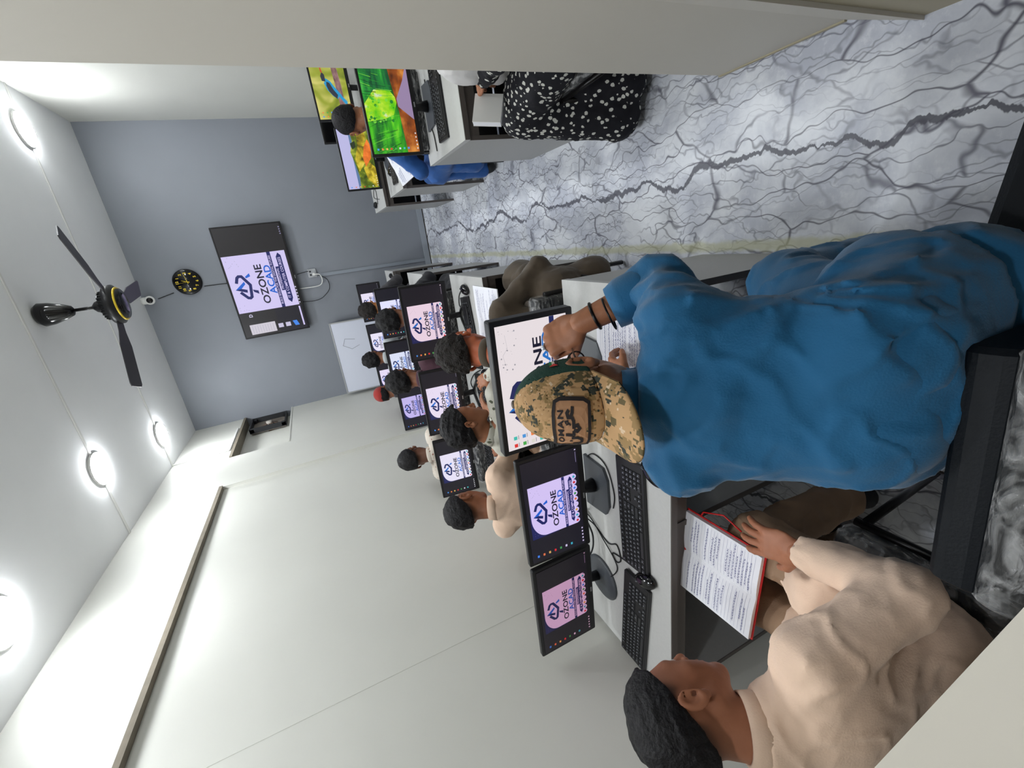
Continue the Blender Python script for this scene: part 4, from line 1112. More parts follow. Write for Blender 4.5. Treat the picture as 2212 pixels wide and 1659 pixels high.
def figure(name_label, head, hfwd, hup, J, skin, hair, shirt, trousers, hi=False, hs=1.0, rad=1.0, hands=None, group=None, collar=True, hairm=None,
           skirt=True, vox=None, sleeve=1.0, extra=None, textra=None, foot=True, fold=.006, seed=0, shirt_post=None, neck_up=.012, eyes=True, torso_fl=.74):
    """J: neck, shL, shR, elL, elR, wrL, wrR, hipL, hipR, knL, knR, anL, anR (world points)"""
    root = empty('person', (0, 0, 0), 0, name_label, 'person', group)
    base = np.array([(J['hipL'][0]+J['hipR'][0])/2, (J['hipL'][1]+J['hipR'][1])/2, 0.]); root.location = base
    J = {k: np.array(v, float)-base for k, v in J.items()}; head = np.array(head, float)-base
    R = frame(hfwd, hup); vox = vox or (.0085 if hi else .014)
    hv, hf = (HEADV, HEADF) if hi else (HEADV_L, HEADF_L)
    style = hair
    parts = [(put(hv, R, head, hs), hf, 0, fade_tint(hv/1.0, style))]
    r = rad; up = nrm(J['neck']-(J['hipL']+J['hipR'])/2)
    sh = (J['shL']+J['shR'])/2; hp = (J['hipL']+J['hipR'])/2; side = nrm(J['shR']-J['shL']); fw = nrm(np.cross(up, side))
    nb = head+R@np.array([0, -.045, -.13])*hs
    J['neck'] = nb-np.array([0, 0, .022])*hs+R@np.array([0, -.006, -.012])*hs; nd = nrm(head+R@np.array([0, -.022, -.05])*hs-J['neck']); J['neck'] = J['neck']+nd*neck_up
    # the figure itself: one continuous skin
    pr = [('c', nb, J['neck'], .050*hs, .055*hs), ('c', J['neck'], sh-up*.03, .052*r, .06*r), ('c', J['shL'], J['shR'], .040*r, .040*r), ('c', sh-up*.09, hp, .075*r, .080*r, (fw, .72))]
    for s in 'LR':
        pr += [('c', J['sh'+s], J['el'+s], .044*r, .036*r), ('c', J['el'+s], J['wr'+s], .036*r, .026*r), ('c', J['hip'+s], J['kn'+s], .078*r, .052*r), ('c', J['kn'+s], J['an'+s], .050*r, .034*r)]
        a = J['an'+s]
        if foot: pr += [('c', a+np.array([0, -.02, -.035]), a+np.array([0, .12, -.045]), .034, .026)]
    bv, bf = surface(pr, vox*1.15, .03*r); parts.append((bv, bf, 0))
    sk = skin_mat('skin_%d_%d_%d' % skin, skin)
    for s in 'LR':
        hd = (hands or {}).get(s)
        if hd is None: continue
        side_, curl, spread, th, fdir, back, sc = hd[:7]
        v, f = hand_mesh(side_, curl, spread, th, .0030 if hi else .005)
        parts.append((put(v, hand_frame(fdir, back, side_), J['wr'+s], sc), f, 0))
    np_obj('body', np_mesh('body', parts, [sk]), root)
    if hair in HAIR:
        v, f = (HAIR if hi else HAIR_L)[hair]; np_obj('hair', np_mesh('hair', [(put(v, R, head, hs), f, 0)], [hairm or hair_black]), root)
    if eyes and hi:
        for s in (-1, 1):
            c = head+R@np.array([s*.031, .0805, .003])*hs
            e = MB().ball((0, 0, 0), .0105*hs, eye_white).build('eye', root); e.location = c
            p_ = MB().ball((0, 0, 0), .0052*hs, eye_dark).build('pupil', e); p_.location = R@np.array([0, .0065, -.001])*hs
    # shirt
    g = r*1.0; e_ = .012
    shp = [('c', J['shL'], J['shR'], .060*g, .060*g), ('c', J['neck']+up*.0, sh-up*.04, .066*g, .09*g),
           ('c', J['shL']*.72+J['shR']*.28-up*.05, J['hipL']*.8+J['hipR']*.2+up*.02, .105*g, .118*g, (fw, torso_fl)), ('c', J['shR']*.72+J['shL']*.28-up*.05, J['hipR']*.8+J['hipL']*.2+up*.02, .105*g, .118*g, (fw, torso_fl)), ('c', sh-up*.06, hp, .11*g, .12*g, (fw, torso_fl))]
    for s in 'LR':
        sl = (sleeve if isinstance(sleeve, (int, float)) else sleeve[s]); wr = J['el'+s]+(J['wr'+s]-J['el'+s])*sl
        shp += [('c', J['sh'+s], J['el'+s], .060*g, .050*g), ('c', J['el'+s], wr, .050*g, .036*g)]
        if skirt:
            shp += [('c', J['hip'+s]+up*.02, J['hip'+s]*.45+J['kn'+s]*.55+np.array([0, 0, .0]), .108*g, .090*g)]
    if extra: shp += [tuple([q[0]]+[np.array(x)-base for x in q[1:3]]+list(q[3:])) for q in extra]
    def post(P, d):
        d = d+folds(P, 26, seed, fold)+folds(P, 55, seed+4, fold*.35)
        if shirt_post: d = shirt_post(P, d, J, head)
        for s in 'LR':
            sl = (sleeve if isinstance(sleeve, (int, float)) else sleeve[s]); ax = nrm(J['wr'+s]-J['el'+s]); wr = J['el'+s]+(J['wr'+s]-J['el'+s])*sl
            reg = d_cap(P, wr, wr+ax*.12, .09, .09); d = np.where(reg < 0, smax(d, (P-V3(wr))@V3(ax), .004), d)
            # leave the cuff open so that the wrist shows inside it
            d = np.where(reg < .02, smax(d, -d_cap(P, wr-ax*.03, wr+ax*.05, .028*g, .028*g), .004), d)
        # cut the neck opening
        reg = d_cap(P, J['neck']+nd*.02, J['neck']+nd*.14, .085*hs, .085*hs)
        d = np.where(reg < 0, smax(d, (P-V3(J['neck']+nd*.010*hs))@V3(nd), .006), d)
        return d
    sv, sf = surface(shp, vox, .030, post)
    np_obj('shirt', np_mesh('shirt', [(sv, sf, 0)], [shirt]), root)
    if collar:
        c0 = J['neck']+nd*.008; Rc = frame(fw-nd*(fw@nd), nd)
        b = MB(); n = 28; cr = .062*hs; vs = []
        for k in range(n+1):
            t = math.radians(-250+ (320)*k/n)   # opening at the front
            a_ = math.radians(110)+ (2*PI-math.radians(40))*k/n
            for (rr, z) in ((cr*1.06, -.012), (cr*1.0, .018), (cr*.98, .030), (cr*.90, .030), (cr*.90, -.012)):
                p = c0+Rc@np.array([rr*math.cos(a_), rr*math.sin(a_), z]); vs.append(tuple(p))
        fs = []
        for k in range(n):
            for j in range(4): fs.append((k*5+j, k*5+j+1, (k+1)*5+j+1, (k+1)*5+j))
            fs.append((k*5+4, k*5, (k+1)*5, (k+1)*5+4))
        fs += [(0, 1, 2, 3, 4)[::-1], tuple(n*5+j for j in range(5))]
        b.add(vs, fs, shirt, True).build('collar', root)
    # trousers
    tp = []
    for s in 'LR': tp += [('c', J['hip'+s], J['kn'+s], .094*g, .074*g), ('c', J['kn'+s], J['an'+s]+(J['kn'+s]-J['an'+s])*.06, .072*g, .060*g)]
    if textra: tp += [tuple([q[0]]+[np.array(x)-base for x in q[1:3]]+list(q[3:])) for q in textra]
    def tpost(P, d): return d+folds(P, 22, seed+7, fold*1.2)
    tv, tf = surface(tp, vox, .03, tpost)
    np_obj('trousers', np_mesh('trousers', [(tv, tf, 0)], [trousers]), root)
    if foot:
        for s in 'LR':
            a = J['an'+s]; v, f = surface([('c', a+np.array([0, -.03, -.035]), a+np.array([0, .13, -.045]), .040, .033)], .009, .01, lambda P, d: smax(d, -(P[..., 2]-.002), .004))
            np_obj('sandal', np_mesh('sandal', [(v, f, 0)], [blk_matte]), root)
    return root, J, R, head, base
FL = lambda *c: mat('cloth_%d_%d_%d' % c, srgb(*c), .85, noise=.06, nscale=14, bump=.12, bscale=260, sheen=.15)
beige = FL(205, 176, 152)

def seated(label, head, yaw, pitch, skin, hair, shirt, trousers, hip=None, hs=1., rad=1., look=None, hands_at=None, hi=False, kn_dx=.11, turn=0, shrug=0, hairm=None, hipz=.50, seed=0, lean=.0, **kw):
    """seated pupil: head centre, body yaw (0 = facing the far wall), head pitch/turn"""
    c, s = math.cos(yaw), math.sin(yaw); fx = np.array([-s, c, 0]); sx = np.array([c, s, 0]); z = np.array([0, 0, 1.])
    head = np.array(head, float); y2 = yaw+turn; hf = np.array([-math.sin(y2)*math.cos(pitch), math.cos(y2)*math.cos(pitch), math.sin(pitch)])
    neck = head-fx*(.045+.02*lean)*hs-z*.128*hs; hipc = np.array(hip) if hip is not None else np.array([neck[0], neck[1], 0])-fx*(.08+.2*lean)+z*hipz
    shz = neck-z*.045*hs
    J = dict(neck=neck, shL=shz-sx*.155*hs*rad+z*shrug, shR=shz+sx*.155*hs*rad+z*shrug, hipL=hipc-sx*.085, hipR=hipc+sx*.085)
    J['knL'] = hipc-sx*kn_dx+fx*.40+z*.02; J['knR'] = hipc+sx*kn_dx+fx*.40+z*.02
    J['anL'] = np.array([*(J['knL']-fx*.02)[:2], .09]); J['anR'] = np.array([*(J['knR']-fx*.02)[:2], .09])
    ha = hands_at or {}
    J['wrL'] = np.array(ha.get('L', neck+fx*.36-sx*.12-z*(neck[2]-.76))); J['wrR'] = np.array(ha.get('R', neck+fx*.36+sx*.12-z*(neck[2]-.76)))
    J['elL'] = ik(J['shL'], J['wrL'], .26*hs, .235*hs, -sx*.6-z*.6-fx*.1); J['elR'] = ik(J['shR'], J['wrR'], .26*hs, .235*hs, sx*.6-z*.6-fx*.1)
    for k in 'LR':     # keep wrists in reach
        d = J['wr'+k]-J['el'+k]; J['wr'+k] = J['el'+k]+d/np.linalg.norm(d)*.235*hs
    if 'hands' not in kw:
        kw.setdefault('neck_up', .024); kw['hands'] = {k: (1 if k == 'L' else -1, .35, .06, (.6, .3), J['wr'+k]-J['el'+k]-z*.0, z, hs*.95) for k in 'LR'}
    return figure(label, head, hf, (0, 0, 1), J, skin, hair, shirt, trousers, hi=hi, hs=hs, rad=rad, hairm=hairm, seed=seed, **kw)

# ---- the man in the cap
blue = mat('cloth_teal_blue', srgb(18, 94, 138), .8, noise=.06, nscale=12, bump=.15, bscale=300, sheen=.2)
def tfold(P, d, J, head):
    # pull folds fanning out from the right waist, and cross folds inside the elbow
    base_ = np.array([-.295, .3475, 0.]); c = np.array([-.165, .50, .88])-base_
    q = P-V3(c); r = np.sqrt((q*q).sum(-1))+1e-4; ang = np.arctan2(q[..., 0]+.35*q[..., 1], -q[..., 2]+.001)
    d = d-.0075*np.exp(-((r-.17)/.12)**2)*np.maximum(np.sin(ang*11+2.5*np.sin(r*14)), -.3)
    e = P-V3(np.array([-.155, .665, .92])-base_); re = np.sqrt((e*e).sum(-1))
    d = d-.004*np.exp(-(re/.07)**2)*np.sin(e@V3([30, 90, 60]))
    d = smax(d, .640-P[..., 2]-.15*(P[..., 1]), .003)      # straight hem
    # yoke seam across the shoulders
    return d+.0025*np.exp(-(((P[..., 2]+.35*P[..., 1])-(.90+.35*.17))/.004)**2)
Jt = dict(neck=(-.325, .615, 1.04), shL=(-.455, .555, .985), shR=(-.185, .575, .975), hipL=(-.355, .345, .79), hipR=(-.235, .35, .79),
          elL=(-.50, .76, .84), elR=(-.135, .70, .90), wrL=(-.43, .95, .80), wrR=(-.205, .80, 1.035), knL=(-.41, .68, .50), knR=(-.20, .70, .50), anL=(-.41, .70, .085), anR=(-.19, .72, .085))
thead = (-.335, .705, 1.105); thf = (.10, .90, -.46)
extra = [('c', (-.37, .37, .80), (-.385, .38, .64), .105, .118), ('c', (-.23, .37, .80), (-.205, .38, .62), .105, .125), ('c', (-.16, .44, .70), (-.155, .44, .56), .06, .085), ('c', (-.30, .38, .76), (-.30, .39, .64), .10, .11)]
TE = figure('man bending to a monitor in a teal long shirt and a camouflage cap worn backwards', thead, thf, (0.02, .36, .93), Jt, (158, 104, 74), 'cap', blue, blue, hi=True, hs=1.0, rad=1.0,
            hands={'R': (-1, 1.25, .0, (.5, .9), (-.22, .30, .30), (.45, -.62, .55), 1.0), 'L': (1, .4, .05, (.6, .3), (.1, 1, -.2), (0, 0, 1), .95)}, extra=extra, shirt_post=tfold, textra=[('c', (-.35, .37, .64), (-.37, .375, .585), .085, .11), ('c', (-.225, .36, .64), (-.205, .365, .58), .09, .125)],
            sleeve={'L': 1.0, 'R': .42}, foot=True, fold=.007, seed=2, skirt=False, vox=.0075, torso_fl=.70, neck_up=.05)

# ---- the boy in front
beige = mat('cloth_beige', srgb(232, 202, 178), .85, noise=.05, nscale=14, bump=.12, bscale=260, sheen=.15)
brown_tr = mat('cloth_brown_beige', srgb(150, 122, 98), .85, noise=.08, nscale=14, bump=.12, bscale=260)
Jb = dict(neck=(-.995, .385, .945), shL=(-1.105, .325, .870), shR=(-.835, .340, .870), hipL=(-1.13, .30, .52), hipR=(-.96, .30, .52),
          elL=(-1.23, .42, .66), elR=(-.745, .30, .665), wrL=(-1.25, .50, .58), wrR=(-.79, .50, .67), knL=(-1.19, .70, .50), knR=(-.985, .72, .50), anL=(-1.18, .68, .085), anR=(-.98, .70, .085))
BO = figure('boy in a beige shirt writing in the red notebook, seated in front at the left', (-.990, .455, 1.062), (.14, .90, -.40), (0, .35, .94), Jb, (160, 104, 76), 'short', beige, brown_tr, hi=True, hs=1.03, rad=1.0,
            hands={'R': (-1, .20, .13, (.75, .25), (-.28, .80, -.02), (.25, -.25, 1), 1.06), 'L': (1, .3, .08, (.6, .3), (.35, 1, -.2), (0, 0, 1), .9)}, foot=True, fold=.006, seed=5, vox=.0075, neck_up=.034,
            extra=[('c', (-1.13, .31, .56), (-1.16, .46, .56), .12, .10), ('c', (-.95, .31, .56), (-.93, .46, .56), .12, .11)])

# ---- second row
dark_br = (134, 84, 58)
def ptn(name, base, spot, scale, thr, stretch=(1, 1, 1), rand=.9):
    m = mat(name, base, .85); nt = m.node_tree; N = nt.nodes; L = nt.links; p = N['Principled BSDF']
    tc = N.new('ShaderNodeTexCoord'); mp = N.new('ShaderNodeMapping'); mp.inputs['Scale'].default_value = stretch; L.new(tc.outputs['Object'], mp.inputs[0])
    v = N.new('ShaderNodeTexVoronoi'); v.inputs['Scale'].default_value = scale; v.inputs['Randomness'].default_value = rand; L.new(mp.outputs[0], v.inputs['Vector'])
    n = N.new('ShaderNodeTexNoise'); n.inputs['Scale'].default_value = scale*2.5; L.new(tc.outputs['Object'], n.inputs['Vector'])
    a = N.new('ShaderNodeMath'); a.operation = 'MULTIPLY_ADD'; L.new(n.outputs['Fac'], a.inputs[0]); a.inputs[1].default_value = .35; L.new(v.outputs['Distance'], a.inputs[2])
    lt = N.new('ShaderNodeMath'); lt.operation = 'LESS_THAN'; L.new(a.outputs[0], lt.inputs[0]); lt.inputs[1].default_value = thr
    mx_ = N.new('ShaderNodeMix'); mx_.data_type = 'RGBA'; L.new(lt.outputs[0], mx_.inputs[0]); mx_.inputs[6].default_value = base; mx_.inputs[7].default_value = spot
    L.new(mx_.outputs[2], p.inputs['Base Color']); return m
leafy = ptn('cloth_leaf_print', srgb(196, 194, 182), srgb(88, 92, 74), 26, .42, (1, 1, .55))
floral = ptn('cloth_black_floral', srgb(14, 13, 22), srgb(206, 206, 198), 46, .50, (1, 1, .75))
plaid = ptn('cloth_plaid', srgb(214, 204, 192), srgb(160, 110, 96), 30, .40, (1, 3, 1))
olive = FL(80, 68, 54); jacket = FL(34, 34, 40); maroon = FL(84, 54, 66); grey_sh = FL(70, 68, 72); white_sh = FL(190, 196, 200); royal = FL(38, 88, 156); scarf_w = FL(206, 204, 204)
seated('boy in beige seated by the left wall in the second row, seen from behind', (-1.345, 1.93, 1.095), 0, -.25, (140, 88, 60), 'short', beige, brown_tr, hs=1.03, rad=.95, seed=11, lean=.1, hi=True, vox=.011)
seated('boy in a leaf-print shirt turned sideways in the middle of the second row', (-.885, 1.95, 1.015), 0, -.35, (156, 102, 72), 'full', leafy, grey_sh, hs=1., rad=.92, turn=-1.05, seed=13, lean=.3, hi=True, vox=.011)
seated('pupil in an olive brown long shirt at the aisle end of the second row', (-.500, 1.92, .965), 0, -.75, (176, 92, 58), 'full', olive, olive, hs=1.10, rad=.95, seed=17, lean=.5, kn_dx=.16, hi=True, vox=.011, hairm=hair_soft,
       hands_at={'R': (-.36, 2.06, .60)}, extra=[('c', (-.30, 1.80, .50), (-.24, 2.15, .52), .12, .10), ('c', (-.30, 1.85, .50), (-.24, 1.80, .30), .10, .09)])
# ---- third row
seated('pupil in a plaid shirt by the left wall in the third row', (-1.49, 2.99, 1.175), 0, -.15, (112, 72, 54), 'short', plaid, grey_sh, seed=19, turn=.25)
seated('pupil in a maroon top in the middle of the third row', (-.965, 3.28, 1.085), 0, -.3, dark_br, 'full', maroon, grey_sh, seed=23, hs=1.08, rad=.9)
seated('pupil in a dark jacket at the aisle end of the third row', (-.49, 3.30, 1.06), 0, -.3, dark_br, 'full', jacket, jacket, seed=29, rad=.92, kn_dx=.17)
# ---- farthest row
redcap = seated('pupil in a round red cap at the left end of the farthest row', (-1.45, 4.62, 1.125), 0, -.15, dark_br, 'crop', grey_sh, grey_sh, seed=31, rad=.9)
seated('black-haired pupil in the middle of the farthest row, before the white board', (-1.08, 4.72, 1.135), 0, -.2, dark_br, 'full', white_sh, grey_sh, seed=37, rad=.9)
seated('dark-haired pupil at the aisle end of the farthest row', (-.565, 4.75, 1.05), 0, -.2, (186, 118, 60), 'full', grey_sh, grey_sh, seed=41, hairm=hair_soft)
root, J, R, head, base = redcap
v, f = surface([('e', (0, -.012, .040), (.083, .099, .082))], .007, .01, lambda P, d: smax(d, -(P[..., 2]-.02), .004))
np_obj('cap', np_mesh('cap', [(put(v, R, head), f, 0)], [FL(150, 40, 34)]), root, label='round red skull cap')
# ---- right of the aisle
seated('pupil in a bright blue long shirt at the rocks picture monitor, close-cropped hair', (.80, 3.22, 1.065), .1, -.3, (150, 96, 64), 'crop', royal, royal, seed=43, hs=1.0, kn_dx=.15, hands_at={'L': (.56, 3.40, .70), 'R': (.66, 3.50, .70)}, hi=True, vox=.012, hip=(.70, 3.12, .50),
       extra=[('c', (.62, 3.15, .52), (.50, 3.40, .50), .10, .09), ('c', (.56, 3.30, .50), (.54, 3.34, .22), .08, .07)])
girl = seated('seated pupil in a black and white floral dress, mostly hidden by the right partition', (.93, 1.72, 1.12), .15, -.3, (150, 98, 70), 'full', floral, floral, seed=47, kn_dx=.15, hip=(.72, 1.62, .50), hands_at={'L': (.60, 1.88, .72), 'R': (.72, 1.95, .72)}, hi=True, vox=.010,
       extra=[('c', (.62, 1.66, .52), (.50, 1.96, .52), .11, .09), ('c', (.50, 1.95, .50), (.44, 1.80, .12), .10, .10), ('c', (.60, 1.90, .50), (.56, 1.75, .12), .10, .10)])
root, J, R, head, base = girl
v, f = surface([('c', (.86, 1.74, 1.00), (.70, 1.86, .80), .15, .12), ('c', (.86, 1.70, 1.0), (.90, 1.68, 1.14), .15, .12), ('c', (.72, 1.84, .80), (.66, 1.90, .66), .11, .07)], .012, .04, lambda P, d: d+folds(P, 24, 5, .008)-0)
np_obj('scarf', np_mesh('scarf', [(v-base, f, 0)], [scarf_w]), root, label='large white head scarf')

# notebooks held on laps
b = open_book('notebook', .24, .18, 'small open notebook held by the pupil in bright blue', rows=10, seed=12); b.location = (.58, 3.50, .735); b.rotation_euler = (.5, -.3, .2)
t = empty('notebook', (.505, 1.93, .690), 0, 'thick white notebook standing upright by the floral dress', 'notebook'); t.rotation_euler = (-.5, .35, .25)
MB().box(-.06, .06, -.012, .012, -.06, .06, paper).build('page_block', t); MB().box(-.061, .062, -.015, -.012, -.061, .061, white_pl).box(-.061, .062, .012, .015, -.061, .061, white_pl).build('cover', t)

# ------------------------------------------------------------------ cap, glasses, ring, watch of the man
root, J, R, head, base = TE
def camo_mat():
    m = mat('cap_camouflage', srgb(190, 152, 108), .85); nt = m.node_tree; N = nt.nodes; L = nt.links; p = N['Principled BSDF']
    tc = N.new('ShaderNodeTexCoord'); sn = N.new('ShaderNodeVectorMath'); sn.operation = 'SNAP'; sn.inputs[1].default_value = (.0042, .0042, .0042); L.new(tc.outputs['Object'], sn.inputs[0])
    last = None
    for sc, thr, c, off in ((26, .54, (150, 122, 80), 0), (34, .585, (104, 92, 62), 4), (38, .60, (58, 62, 54), 9), (50, .66, (214, 190, 160), 13)):
        n = N.new('ShaderNodeTexNoise'); n.inputs['Scale'].default_value = sc; n.inputs['Detail'].default_value = 2; n.inputs['Roughness'].default_value = .6
        ad = N.new('ShaderNodeVectorMath'); ad.operation = 'ADD'; ad.inputs[1].default_value = (off, off*.7, off*.3); L.new(sn.outputs[0], ad.inputs[0]); L.new(ad.outputs[0], n.inputs['Vector'])
        g = N.new('ShaderNodeMath'); g.operation = 'GREATER_THAN'; g.inputs[1].default_value = thr; L.new(n.outputs['Fac'], g.inputs[0])
        mx_ = N.new('ShaderNodeMix'); mx_.data_type = 'RGBA'; L.new(g.outputs[0], mx_.inputs[0]); mx_.inputs[7].default_value = srgb(*c)
        if last is None: mx_.inputs[6].default_value = srgb(190, 152, 108)
        else: L.new(last, mx_.inputs[6])
        last = mx_.outputs[2]
    L.new(last, p.inputs['Base Color']); return m
camo = camo_mat(); green_mesh = mat('cap_green_mesh', srgb(22, 66, 54), .8, bump=.6, bscale=500)
pink = mat('badge_field', srgb(186, 140, 104), .8, noise=.05, nscale=40); badge_dk = mat('badge_dark', srgb(34, 28, 30), .7)
# worn backwards: the camouflaged front panel is at the back of the head
CR = (.084, .102, .126); CC = (0, -.008, .016)
def cap_post(P, d):
    d = smax(d, -d_ell(P, CC, (CR[0]-.006, CR[1]-.006, CR[2]-.006)), .002)
    return smax(d, -(P[..., 2]+.030-.25*(P[..., 1]+.1)), .002)
v, f = surface([('e', CC, CR)], .0045, .0, cap_post)
cf = v[f].mean(1)
back = -(cf[:, 1]+.004) > np.abs(cf[:, 0])*.50
mi = (~back).astype(int)
me = np_mesh('crown', [(put(v, R, head), f[back], 0), (put(v, R, head), f[~back], 1)], [camo, green_mesh])
capo = np_obj('cap', me, root, label='camouflage and green cap worn backwards')
def on_cap(a, e, off=.001, pt=None):
    """point on the cap: a = azimuth from straight back (radians, + towards the wearer's right), e = elevation"""
    d = np.array([math.sin(a)*math.cos(e), -math.cos(a)*math.cos(e), math.sin(e)]); r = np.array(CR)+off
    k = 1/np.sqrt(((d/r)**2).sum()); return head+R@(np.array(CC)+d*k)
b = MB(); b.ball((0, 0, 0), (.009, .009, .005), mat('cap_button', srgb(104, 92, 84), .6)); o = b.build('button', capo); o.matrix_basis = Matrix.Translation(on_cap(0, PI/2, .0005)) @ Matrix(R.tolist()).to_4x4()
# visor pointing down the nape
b = MB(); n = 20; vs = []; rows = 8
for j in range(rows+1):
    for k in range(n+1):
        a = math.radians(-72+144*k/n); q = j/rows
        w = .104*math.cos(a*.9)**.6 if abs(a*.9) < PI/2 else 0; y0 = CC[1]-CR[1]*math.cos(a)*.95; z0 = -.026+.25*(y0+.1); ek = math.sqrt(1-((z0-CC[2])/CR[2])**2)-.01
        x = CR[0]*ek*math.sin(a)*(1-.02*q); y = CC[1]-CR[1]*ek*math.cos(a)-w*q*.93; z = z0-.42*w*q-.35*abs(x)**2*q/.09*.6-.002
        vs.append(tuple(head+R@np.array([x, y, z])))
nn = len(vs); dn = R@np.array([0, 0, -.004]); vs += [tuple(np.array(p)+dn) for p in vs]
fs = []
for j in range(rows):
    for k in range(n):
        i = j*(n+1)+k; fs.append((i, i+1, i+n+2, i+n+1)); fs.append((nn+i+n+1, nn+i+n+2, nn+i+1, nn+i))
for k in range(n): i = rows*(n+1)+k; fs.append((i, i+1, nn+i+1, nn+i))
for j in range(rows):
    for c_ in (0, n): i = j*(n+1)+c_; q = (i, i+n+1, nn+i+n+1, nn+i); fs.append(q if c_ == n else q[::-1])
b.add(vs, fs, camo, True).build('visor', capo)
# embroidered badge on the camouflaged panel
def capquad(mb, pts, m, off):
    mb.add([tuple(on_cap(*badge_ae(x, y), off)) for x, y in pts], [tuple(range(len(pts)))], m)
def badge_ae(x, y): return (x*.60-.06, .13+y*.42)
def capline(mb, pts, w, m, off):
    for q in band(pts, w): capquad(mb, q, m, off)
def densify(pts, closed=False, n=5):
    out = []; P = list(pts)+([pts[0]] if closed else [])
    for a, c in zip(P[:-1], P[1:]):
        for k in range(n): out.append((a[0]+(c[0]-a[0])*k/n, a[1]+(c[1]-a[1])*k/n))
    if not closed: out.append(P[-1])
    return out
shape = [(-1.05, .62), (-.92, .86), (-.5, .80), (.0, .82), (.55, .82), (.90, .76), (.98, .55), (.96, .05), (.92, -.48), (.80, -.70), (.2, -.66), (-.5, -.66), (-.84, -.60), (-.86, -.20), (-.84, .22), (-.90, .45)]
bd = MB()
for k in range(len(shape)):     # field: fan of small facets
    a, c = shape[k], shape[(k+1) % len(shape)]
    for j in range(4):
        q0, q1 = j/4, (j+1)/4; o0 = (0, .05); L_ = lambda p, t: (o0[0]+(p[0]-o0[0])*t, o0[1]+(p[1]-o0[1])*t)
        capquad(bd, [L_(a, q0), L_(a, q1), L_(c, q1), L_(c, q0)] if j else [o0, L_(a, q1), L_(c, q1)], pink, .0022)
bo = bd.build('badge', capo, label='pinkish badge with a black border')
bb = MB(); capline(bb, densify(shape, True)+[shape[0]], .13, badge_dk, .0036); bb.build('badge_border', capo)
tx = MB()
vs, fs = text_mesh('OMAN', .33, off=.010, space=1.15)
tx.add([tuple(on_cap(*badge_ae(x*1.22-.02, y+.52), .0032)) for x, y, z in vs], fs, badge_dk)
for pts in (  # the country's name in Arabic letters, written as strokes: ain, meem, alif, noon
    [(.62, .18), (.52, .26), (.40, .22), (.40, .10), (.55, .04), (.72, .02)], [(.40, .10), (.36, -.08), (.42, -.30), (.62, -.42), (.86, -.38)][:0] or [(.40, .06), (.28, .0), (.10, .0), (.02, .0)],
    [(.10, .0), (.14, -.16), (.02, -.24), (-.08, -.14), (-.02, .0)], [(-.06, .0), (-.22, .0), (-.24, .02), (-.22, .34)],
    [(-.38, .10), (-.36, -.16), (-.46, -.34), (-.62, -.34), (-.72, -.20), (-.72, .04)]):
    capline(tx, densify(pts, n=3),   .125, badge_dk, .0034)
capline(tx, [(-.58, .12), (-.50, .12)], .12, badge_dk, .0034)
capline(tx, densify([(.18, .30), (.26, .34), (.28, .24), (.20, .22), (.16, .28), (.20, .18), (.14, .12)], n=2), .06, badge_dk, .0034)
tx.build('badge_lettering', capo)
# small flag on the green side
fl = MB(); gr_, wh_, rd_ = mat('flag_green', srgb(30, 120, 60), .8), mat('flag_white', srgb(216, 206, 190), .8), mat('flag_red', srgb(206, 54, 54), .8)
def fq(x0, x1, y0, y1, m, off=.0018): fl.add([tuple(on_cap(1.55+x, .42+y, off)) for x, y in ((x0, y0), (x1, y0), (x1, y1), (x0, y1))], [(0, 1, 2, 3)], m)
for (y0, y1, m) in ((.06, .12, gr_), (0, .06, wh_), (-.06, 0, badge_dk)): fq(-.05, .32, y0, y1, m)
fl.add([tuple(on_cap(1.55+x, .42+y, .0024)) for x, y in ((-.08, -.07), (.08, .02), (-.05, .13))], [(0, 1, 2)], rd_)
fl.build('flag_patch', capo, label='small flag patch')
# glasses
gm = mat('glasses_frame', srgb(40, 26, 24), .3)
g_ = MB()
for s in (-1, 1):
    g_.tube([head+R@np.array(p) for p in ((s*.080, -.012, .008), (s*.080, .05, .010), (s*.072, .096, .008))], .0022, 6, gm)
    g_.tube([head+R@(np.array([s*.034, .104, .0])+np.array([.028*math.cos(t), 0, .021*math.sin(t)])) for t in np.linspace(0, 2*PI, 17)], .002, 6, gm)
g_.tube([head+R@np.array(p) for p in ((-.008, .106, .004), (.008, .106, .004))], .002, 6, gm)
g_.build('glasses', root)
# ring and wristband
Hf = hand_frame((-.22, .30, .30), (.45, -.62, .55), -1); wr = J['wrR']
ring = MB().tube([(.0105*math.cos(t), 0, .0105*math.sin(t)) for t in np.linspace(0, 2*PI, 17)], .0022, 6, silver).ball((0, 0, .0135), (.006, .006, .004), mat('ring_stone', srgb(214, 222, 236), .08, metal=.3))
o = ring.build('ring', root, label='silver ring with a large clear stone')
o.matrix_basis = Matrix.Translation(wr+Hf@np.array([-.0095*-1*-1, .094, .0])) @ Matrix(Hf.tolist()).to_4x4() @ Matrix.Rotation(-.6, 4, 'X')
ax = nrm(J['wrR']-J['elR']); Fw = frame(ax, (0, 0, 1)); c0 = J['wrR']-ax*.035
wb = MB().tube([c0+Fw@np.array([.030*math.cos(t), 0, .028*math.sin(t)]) for t in np.linspace(0, 2*PI, 25)], .0035, 8, blk_metal)
wb.build('wristband', root, label='thin black wristband')
lk = MB().tube([c0-ax*.03+Fw@np.array([.036*math.cos(t)-.012, 0, .034*math.sin(t)+.006]) for t in np.linspace(0, 2*PI, 25)], .0022, 6, blk_metal)
lk.build('bangle', root, label='loose dark bangle')
